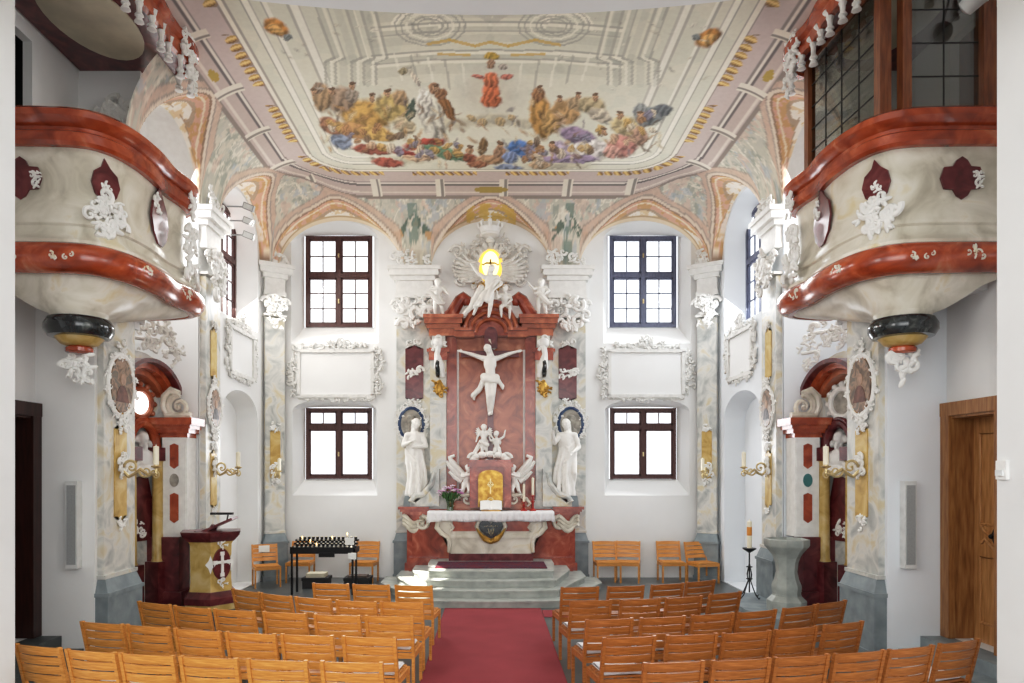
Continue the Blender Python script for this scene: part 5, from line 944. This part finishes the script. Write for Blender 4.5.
def sconce(label, M, L=.42):
    t = thing('wall_sconce', label, 'candle sconce', M.translation)
    b = BM(); rocaille(b,.24,.36,801,12,.02,1.1); obj('backplate', b, 'stucco', t, M)
    b = BM(); tube(b,[M@V(0,-.02,.02),M@V(0,-.10,.10),M@V(0,-.06,.18),M@V(0,.0,L*.55),M@V(0,-.08,L*.8),M@V(0,-.05,L),M@V(0,.02,L)],[.020,.024,.024,.024,.022,.020,.016],6)
    for z,y,r,h in ((.13,.03,.10,1),(L*.70,-.03,.085,-1),(L*.98,-.08,.075,1)):
        t2 = BM(); volute(t2,(0,0),r,0,1.2,.2,0,h); t2.transform(M@Matrix.Translation((0,y,z))@Matrix.Rotation(PI/2,4,'Y')); me = bpy.data.meshes.new('t'); t2.to_mesh(me); t2.free(); b.from_mesh(me); bpy.data.meshes.remove(me)
    obj('arm', b, 'brass', t)
    Mz = M@Matrix.Translation((0,.03,L))@Matrix.Rotation(-PI/2,4,'X'); b = BM(); lathe(b,[(.02,-.02),(.06,.0),(.065,.015),(.03,.02),(.028,.05)],(0,0,0),14); obj('drip_pan', b, 'brass', t, Mz)
    b = BM(); lathe(b,[(.036,.03),(.036,.27),(.006,.28),(.003,.30)],(0,0,0),14); obj('candle', b, 'wax', t, Mz)
for s,nm in ((-1,'left'),(1,'right')):
    sconce(f'curled brass candle sconce on the marbled pier under the {nm} loge', basis((s*(XW-.10),9.28,2.42),nm), .46)
    sconce(f'curled brass candle sconce on the {nm} pilaster beside the side altar', basis((s*(XW-.12),12.35,2.42),nm), .42)
    sconce(f'curled candle sconce on the narrow pilaster in the {nm} back corner', basis((s*4.72,15.25,2.35),(V(.83,-s*.55,0),V(-s*.55,-.83,0))), .36)
    t = thing('column_loudspeaker', f'slim grey column loudspeaker on the white wall beside the {nm} door', 'loudspeaker', (s*5.23,8.78,1.2))
    b = BM(); box(b,s*5.23-.075,s*5.23+.075,8.72,8.83,1.18,2.27); obj('case', b, 'loud_case', t)
    b = BM(); box(b,s*5.23-.055,s*5.23+.055,8.712,8.722,1.23,2.22); obj('grille', b, 'loud_grey', t)
for i,(z,w_) in enumerate(((7.42,'topmost'),(7.15,'middle'),(6.88,'lowest'))):
    p = V(-4.62,13.35,z); t = thing('floodlight', f'{w_} of three grey floodlights beside the bright left window', 'floodlight', p)
    b = BM(); M = Matrix.Translation(p)@Euler((.25,.35,.2)).to_matrix().to_4x4(); box(b,-.10,.10,-.07,.07,-.06,.06,M); h_ = obj('housing', b, 'loud_grey', t)
    b = BM(); box(b,-.085,.085,-.078,-.07,-.045,.045,M); obj('lens', b, 'loud_case', h_)
    b = BM(); tube(b,[p,p+V(-.2,.02,.02),V(-5.02,13.3,z)],.015,6); obj('bracket', b, 'loud_grey', t)
t = thing('wall_switch', 'small white wall device on the bright right jamb', 'switch', (4.33,5.9,2.41)); b = BM(); box(b,4.31,4.35,5.86,5.98,2.33,2.49); obj('housing', b, 'stucco', t); b = BM(); box(b,4.29,4.31,5.88,5.96,2.36,2.41); obj('button', b, 'loud_case', t)
# ================================================================== LITURGICAL FURNITURE
x,y,z = -4.58,11.46,.16
t = thing('ambo', 'yellow marble ambo with white cross and red reading desk, left of the altar steps', 'lectern', (x,y,z))
b = BM(); lathe(b,[(.44,0),(.44,.10)],(x,y,z),6,1,1,PI/6+.35); ba = obj('gilt_base', b, 'marble_yellow', t)
b = BM(); lathe(b,[(.46,.10),(.46,.20),(.42,.24),(.38,.30)],(x,y,z),6,1,1,PI/6+.35); obj('plinth', b, 'marble_maroon', t)
b = BM(); lathe(b,[(.37,.30),(.35,.45),(.36,1.05),(.40,1.12)],(x,y,z),6,1,1,PI/6+.35); bd = obj('body', b, 'marble_yellow', t)
b = BM(); lathe(b,[(.40,1.10),(.44,1.14),(.50,1.20),(.52,1.26),(.30,1.27)],(x,y,z),6,1,1,PI/6+.35); obj('cornice', b, 'marble_maroon', t)
ang = math.radians(-40); n_ = V(math.cos(ang),math.sin(ang),0); Ma = basis(V(x,y,.9)+n_*.312,(V(0,0,1).cross(n_),n_))
n2 = V(math.cos(ang),math.sin(ang),0)
b = BM(); prism(b,[(.15*math.cos(2*PI*i/28),.25*math.sin(2*PI*i/28)) for i in range(28)],.03,Ma); sh = obj('red_oval', b, 'marble_maroon', t)
b = BM(); box(b,-.022,.022,-.17,.17,.03,.05,Ma); box(b,-.12,.12,.01,.055,.03,.05,Ma)
for xx,yy in ((-.12,.032),(.12,.032),(0,.17),(0,-.17)): box(b,xx-.035,xx+.035,yy-.03,yy+.03,.03,.048,Ma)
obj('cross', b, 'statue_white', sh)
for yy in (.31,-.31): b = BM(); rocaille(b,.16,.14,820,9,.03,1.2); obj('oval_ornament', b, 'stucco', t, Ma@Matrix.Translation((0,yy,0)))
for a2 in (-70,-10):
    nn = V(math.cos(math.radians(a2)),math.sin(math.radians(a2)),0); Mq = basis(V(x,y,.9)+nn*.335,(V(0,0,1).cross(nn),nn)); b = BM(); prism(b,[(0,.15),(.03,.06),(.08,0),(.03,-.06),(0,-.15),(-.03,-.06),(-.08,0),(-.03,.06)],.03,Mq); obj('diamond_ornament', b, 'stucco', t)
b = BM(); Md = Matrix.Translation((x+.10,y,1.50))@Euler((.0,-.42,.15)).to_matrix().to_4x4(); box(b,-.30,.30,-.24,.24,-.02,.02,Md); box(b,-.32,-.28,-.24,.24,-.02,.06,Md); obj('reading_desk', b, 'marble_maroon', t)
b = BM(); tube(b,[(x,y,1.40),(x+.06,y,1.50)],.06,10); obj('desk_support', b, 'marble_maroon', t)
b = BM(); box(b,x+.0,x+.36,y-.05,y+.02,1.68,1.715); tube(b,[(x+.25,y,1.55),(x+.28,y,1.70)],.012,6); obj('reading_lamp', b, 'soft_black', t)
x,y,z = 4.75,11.25,.16
t = thing('baptismal_font', 'octagonal grey stone baptismal font before the right side altar', 'font', (x,y,z))
for part,prof in (('base',[(.30,0),(.30,.16),(.26,.20),(.22,.24),(.22,.26)]),('stem',[(.21,.26),(.225,.34),(.225,.40),(.185,.50),(.16,.62),(.175,.76),(.20,.84)]),('bowl',[(.20,.84),(.23,.90),(.31,1.00),(.33,1.02),(.345,1.05),(.345,1.14),(.31,1.15),(.28,1.06)])):
    b = BM(); lathe(b,prof,(x,y,z),8,1,1,PI/8); obj(part, b, 'stone_step', t, ang=25)
x,y,z = 4.54,12.30,.16
t = thing('paschal_candlestick', 'black iron stand with decorated candle behind the stone font', 'candlestick', (x,y,z))
b = BM(); tube(b,[(x,y,z+.10),(x,y,z+.84)],.012,6)
for q in (.34,.55): tube(b,[V(x+.05*math.cos(a),y+.05*math.sin(a),z+q) for a in [k*PI/4 for k in range(9)]],.008,5)
obj('stem', b, 'black_metal', t)
for k in range(4):
    a = k*PI/2+.5; b = BM(); tube(b,[V(x+.0*math.cos(a),y,z+.62),V(x+.05*math.cos(a),y+.05*math.sin(a),z+.42),V(x+.03*math.cos(a),y+.03*math.sin(a),z+.30),V(x+.14*math.cos(a),y+.14*math.sin(a),z+.07),V(x+.21*math.cos(a),y+.21*math.sin(a),z+.012),V(x+.23*math.cos(a),y+.23*math.sin(a),z+.04)],.009,6); obj('leg', b, 'black_metal', t)
b = BM(); lathe(b,[(.02,.80),(.11,.86),(.12,.88),(.05,.88)],(x,y,z),14); obj('drip_pan', b, 'black_metal', t)
b = BM(); lathe(b,[(.04,.88),(.04,1.34),(.008,1.36),(.004,1.39)],(x,y,z),16); cn = obj('candle', b, 'wax', t)
b = BM(); lathe(b,[(.0405,1.10),(.043,1.11),(.043,1.24),(.0405,1.25)],(x,y,z),16); obj('orange_band', b, 'orange_wax', cn)
# votive candle rack
x0,x1,yf,yb = -3.86,-2.62,13.5,13.86
t = thing('votive_rack', 'black metal rack of votive candles between wooden chairs, left of the altar', 'candle rack', ((x0+x1)/2,(yf+yb)/2,0))
for xx in (x0+.02,x1-.05):
    for yy in (yf,yb): b = BM(); box(b,xx-.018,xx+.018,yy-.018,yy+.018,0,.86); obj('leg', b, 'black_metal', t)
for k in range(4): b = BM(); box(b,x0,x1,yf-.04+.115*k,yf+.075+.115*k,.84+.055*k,.875+.055*k); obj('tray', b, 'black_metal', t)
b = BM(); box(b,x0,x1,yf-.06,yf-.04,.80,.93); box(b,x0,x0+.02,yf-.06,yb+.08,.80,.90); box(b,x1-.02,x1,yf-.06,yb+.08,.80,.90); obj('rim', b, 'black_metal', t)
b = BM(); box(b,-3.30,-3.0,yf-.10,yf-.06,.74,.82); obj('coin_box', b, 'black_metal', t)
def votive(name, label, lit):
    v = thing('votive_candle', label, 'votive candle', (0,0,0), group='votive candles in the black rack' if not lit else 'lit votive candles in the black rack')
    b = BM(); lathe(b,[(.026,0),(.03,.045),(.026,.045),(.022,.02)],(0,0,0),10); obj('cup', b, 'black_metal', v)
    b = BM(); lathe(b,[(.021,.02),(.021,.075 if lit else .052),(.003,.078 if lit else .055),(.002,.085 if lit else .06)],(0,0,0),8); obj('wax', b, 'wax', v)
    if lit: b = BM(); ell(b,V(0,0,.105),(.010,.010,.022),None,8,6); obj('flame', b, 'flame', v)
    return v
va = votive('a','unlit white votive candle in black cup on the tiered rack',0); vb = votive('b','burning white votive candle in black cup on the tiered rack',1); fa = fb = True
LIT = {(1,3),(2,8),(0,5),(3,11),(2,1)}
for k in range(4):
    for i in range(14):
        loc = (x0+.07+.084*i+.02*(k%2), yf+.02+.115*k, .876+.055*k)
        if (k,i) in LIT:
            if fb: vb.location = loc; fb = False
            else: dup(vb,loc,0)
        else:
            if fa: va.location = loc; fa = False
            else: dup(va,loc,0)
for i,(xx,lab) in enumerate(((-3.83,'dark cardboard box with papers under the left end of the candle rack'),(-2.98,'dark open box under the right end of the candle rack'))):
    t = thing('storage_box', lab, 'box', (xx+.24,14.35,0)); b = BM(); box(b,xx,xx+.50,14.2,14.6,0,.20); box(b,xx-.015,xx+.515,14.185,14.615,.16,.22); obj('case', b, 'soft_black', t)
    b = BM(); box(b,xx+.06,xx+.44,14.25,14.55,.22,.25+.05*(1-i)); obj('papers', b, 'box_card' if i else 'cream_oval', t)
for xx,yy,zz,ww,hh,lab in ((-2.72,13.45,.97,.17,.14,'white paper notice standing on the right end of the candle rack'),(-2.66,13.40,.70,.16,.12,'small white card hanging below the right end of the candle rack')):
    b = BM(); box(b,xx-ww/2,xx+ww/2,yy,yy+.006,zz,zz+hh); tag(obj('paper_notice', b, 'paper'), lab, 'notice')

# ================================================================== CHAIRS
def make_chair(wood):
    t = thing('wooden_chair', 'chair', 'chair'); w = .246
    def back_y(z): return -.10*max(0,(z-.42))/.42
    for sx in (-1,1):
        b = BM(); vs = [(-.014,0,.0),(-.014,0,.43),(-.014,back_y(.84),.845)]
        for (z0,z1) in ((0,.43),(.43,.845)):
            q = [b.verts.new((sx*w+dx,back_y(z)+dy,z)) for z in (z0,z1) for dx,dy in ((-.016,-.02),(.016,-.02),(.016,.02),(-.016,.02))]
            b.faces.new(q[:4]); b.faces.new(q[4:])
            for i in range(4): j = (i+1)%4; b.faces.new((q[i],q[j],q[4+j],q[4+i]))
        bmesh.ops.remove_doubles(b, verts=b.verts, dist=1e-4); obj('leg', b, wood, t)
        b = BM(); box(b,sx*w-.016,sx*w+.016,.40,.435,0,.43); obj('leg', b, wood, t)
        b = BM(); box(b,sx*w-.014,sx*w+.014,.0,.42,.36,.425); obj('side_rail', b, wood, t)
    b = BM()
    for k in range(4):
        z0 = .50+.0875*k; z1 = z0+.074; N = 6; rows = []
        for i in range(N+1):
            x = -w+.01+(2*w-.02)*i/N; c = -.028*(1-(2*i/N-1)**2); rows.append([b.verts.new((x,back_y(z)+c+dy,z+(.006*(1-(2*i/N-1)**2) if z==z1 and k==3 else 0))) for z,dy in ((z0,-.008),(z1,-.008),(z1,.008),(z0,.008))])
        for a,c in zip(rows,rows[1:]):
            for j in range(4): b.faces.new((a[j],a[(j+1)%4],c[(j+1)%4],c[j]))
        b.faces.new(rows[0]); b.faces.new(rows[-1][::-1])
    obj('backrest', b, wood, t)
    b = BM()
    for k in range(5): box(b,-w+.016,w-.016,.02+.084*k,.09+.084*k,.425,.445)
    obj('seat', b, wood, t)
    for y0,y1 in ((.405,.43),(-.01,.012)): b = BM(); box(b,-w,w,y0,y1,.36,.42); obj('seat_apron', b, wood, t)
    return t
proto = {'l':make_chair('chair_wood_sunny'),'r':make_chair('chair_wood_shaded'),'b':make_chair('chair_wood_sunny')}; used = {}
def chair(kind, loc, rz, label, group):
    if kind not in used: c = proto[kind]; c.location = loc; c.rotation_euler = (0,0,rz); c['label'] = label; c['group'] = group; MW[c.name] = Matrix.Translation(loc)@Matrix.Rotation(rz,4,'Z'); used[kind] = 1; return c
    return dup(proto[kind], loc, rz, label, group)
LEFT = [[(-4.05,6.25),(-3.48,6.07),(-2.93,5.97),(-2.37,5.88),(-1.80,5.81),(-1.22,5.77)]]
rowsL = [[(15,60,646),(65,117,651),(117,176,654.5),(177,240,657.5),(242,312,660),(315,388,662)],
 [(83,124,623),(124,170,626),(171,223,630),(224,277,633),(278,336,635),(338,400,637)],
 [(138,170,603),(171,212,607),(213,255,610),(259,310,612.5),(312,362,615),(363,415,616)],
 [(233,258,590.5),(259,292,594.5),(293,332,598),(334,378,601),(379,424,602)],
 [(311,350,583.5),(351,391,584.5),(393,434,585.5)]]
rowsR = [[(638,710,662),(711,772,659.5),(772,832,656),(832,888,652),(888,935,647.5),(936,984,641.5)],
 [(599,660,637),(664,720,634.5),(721,773,632),(773,820,628),(822,866,623)],
 [(582,637,619),(638,688,617),(690,736,614),(736,779,611),(782,818,606.5),(818,846,602)],
 [(567,615,600.5),(619,662,599),(663,706,597),(708,743,593)],
 [(559,601,587),(606,646,586),(650,686,584),(686,716,581)]]
ORD = ['first','second','third','fourth','fifth','sixth']; RN = ['row nearest the camera','second row from the camera','middle row','fourth row from the camera','front row nearest the altar']
CH = {}
for rows,kind,side in ((rowsL,'l','left'),(rowsR,'r','right')):
    for ri,row in enumerate(rows):
        pos = []
        for a,b_,yy in row: Y = F*1.57/(yy-CY); pos.append(Vector((((a+b_)/2-CX)*Y/F, Y)))
        n = len(pos)
        order = sorted(range(n), key=lambda i: abs(pos[i].x))
        for a,c in zip(order,order[1:]):                              # keep neighbours just clear of each other
            dv = pos[c]-pos[a]
            if dv.length < .555: pos[c] = pos[a]+dv.normalized()*.555
        for i in range(n):
            tv = (pos[min(i+1,n-1)]-pos[max(i-1,0)]).normalized(); rz = math.atan2(tv.y,tv.x); k = order.index(i)
            p = pos[i]; lo = Matrix.Rotation(rz,3,'Z')@V(0,-.10,0)
            CH[(side,ri,k)] = chair(kind,(p.x-lo.x,p.y-lo.y,0),rz,f'slatted wooden chair, {ORD[k]} from the aisle, {RN[ri]}, {side} block', f'wooden chairs in the {side} block')
def wall_chair(px, Yb, rz, label): x = PX(px,Yb); return chair('b',(x,Yb,0),rz,label,'wooden chairs along the back wall')
for px,Y,rz,lab in ((605,15.32,PI+.05,'wooden chair by the back wall just right of the altar plinth'),(628,15.34,PI-.25,'wooden chair by the back wall, second right of the altar'),(669,15.34,PI+.02,'wooden chair under the lower right window, third right of the altar'),(697,15.2,PI+.32,'wooden chair beside the right back corner pilaster'),(367,15.3,PI-.12,'wooden chair at the back wall, right of the candle rack'),(303,15.33,PI+.0,'wooden chair half hidden behind the left end of the candle rack')): wall_chair(px,Y,rz,lab)
c = wall_chair(265,14.7,PI+.45,'wooden chair with paper notice on its back, left of the candle rack')
Mn = Matrix.Translation(c.location)@Matrix.Rotation(c.rotation_euler.z,4,'Z'); b = BM(); box(b,-.10,.12,.012,.018,.68,.82,Mn@Matrix.Translation((0,-.075,0))@Matrix.Rotation(0,4,'X')); tag(obj('paper_notice', b, 'paper'),'white paper notice taped to the chair back beside the left pilaster','notice')
def pad_mesh():
    b = BM(); box(b,-.21,.21,.03,.42,.447,.478); bmesh.ops.bevel(b,geom=list(b.edges),offset=.012,segments=2,affect='EDGES'); return b
pad = None
for (sd,ri,k,lab) in (('left',0,0,'white seat cushion on the nearest left chair beside the aisle'),('left',0,4,'white seat cushion on the fifth chair from the aisle, nearest left row'),('left',1,0,'white seat cushion on the aisle chair of the second left row'),('left',2,0,'white seat cushion on the aisle chair of the middle left row'),
        ('right',1,0,'white seat cushion on the aisle chair of the second right row'),('right',2,0,'white seat cushion on the aisle chair of the middle right row'),('right',3,0,'white seat cushion on the aisle chair of the fourth right row'),('right',0,5,'white seat cushion on the outermost chair of the nearest right row'),('right',2,1,'white seat cushion on the second chair of the middle right row')):
    c = CH[(sd,ri,k)]
    if pad is None: pad = obj('seat_cushion', pad_mesh(), 'linen', origin=False); o = pad
    else: o = pad.copy(); COL.objects.link(o)
    o.location = c.location; o.rotation_euler = c.rotation_euler; tag(o, lab, 'cushion', 'white seat cushions on chairs')
for nm_,k in (('back',2),):
    for c,lab in ((o_,l_) for o_,l_ in ()): pass
# ================================================================== LIGHT AND CAMERA
sc = bpy.context.scene
w = bpy.data.worlds.new('world'); sc.world = w; w.use_nodes = True
bg = w.node_tree.nodes['Background']; bg.inputs['Color'].default_value = (.93,.97,1,1); bg.inputs['Strength'].default_value = 2.2
def area(name, loc, aim, sx, sy, e, c=(1,1,1)):
    l = bpy.data.lights.new(name,'AREA'); l.shape = 'RECTANGLE'; l.size = sx; l.size_y = sy; l.energy = e; l.color = c
    o = link(bpy.data.objects.new(name, l)); o.location = loc; o.rotation_euler = (Vector(aim)-Vector(loc)).to_track_quat('-Z','Y').to_euler(); return o
for s in (-1,1):
    area('window_light_side', (s*4.8,14.1,6.6), (0,12.6,2.0), 1.6, 2.2, 110 if s<0 else 80, (1,.97,.92) if s<0 else (.90,.95,1))
    area('window_light_chapel', (s*5.6,11.2,6.7), (0,11.2,2.5), 1.4, 2.0, 55)
    area('window_light_upper', (s*3.5,15.25,6.7), (s*2.5,9,3), 1.5, 2.0, 60, (.95,.97,1))
    area('window_light_lower', (s*3.5,15.25,3.0), (s*2.5,9,0), 1.5, 1.6, 38, (.95,.97,1))
    area('side_fill', (s*6.8,2.0,5.5), (-s*.5,12,3.4), 4, 5, 300 if s<0 else 190, (1,.98,.95))  # added side fill out of view, no window is built there
area('front_fill', (0,-2.5,4.4), (0,13,5), 8, 4, 260, (1,.98,.95))  # added broad fill from behind the camera
l = bpy.data.lights.new('sun_beam','SPOT'); l.energy = 60000; l.spot_size = math.radians(9); l.spot_blend = .1; l.shadow_soft_size = .03; l.color = (1,.93,.8)
o = link(bpy.data.objects.new('sun_beam', l)); p0, p1 = Vector((-5.2,14.2,6.6)), Vector((-1.75,13.3,.4)); o.location = p0+(p0-p1)*.45; o.rotation_euler = (p1-p0).to_track_quat('-Z','Y').to_euler()
cd = bpy.data.cameras.new('camera'); cam = link(bpy.data.objects.new('camera', cd)); cam.location = (0,0,H); cam.rotation_euler = (PI/2,0,0)
cd.sensor_width = 36; cd.lens = 36*F/1024; cd.shift_x = (512-CX)/1024; cd.shift_y = (CY-341.5)/1024; cd.clip_start = .05
sc.camera = cam
sc.view_settings.view_transform = 'Standard'; sc.view_settings.exposure = -0.12
vs = sc.view_settings; vs.use_curve_mapping = True; cm = vs.curve_mapping; c = cm.curves[3]
for x, y in ((.06,.046),(.22,.205),(.55,.60)): c.points.new(x, y)
cm.update()
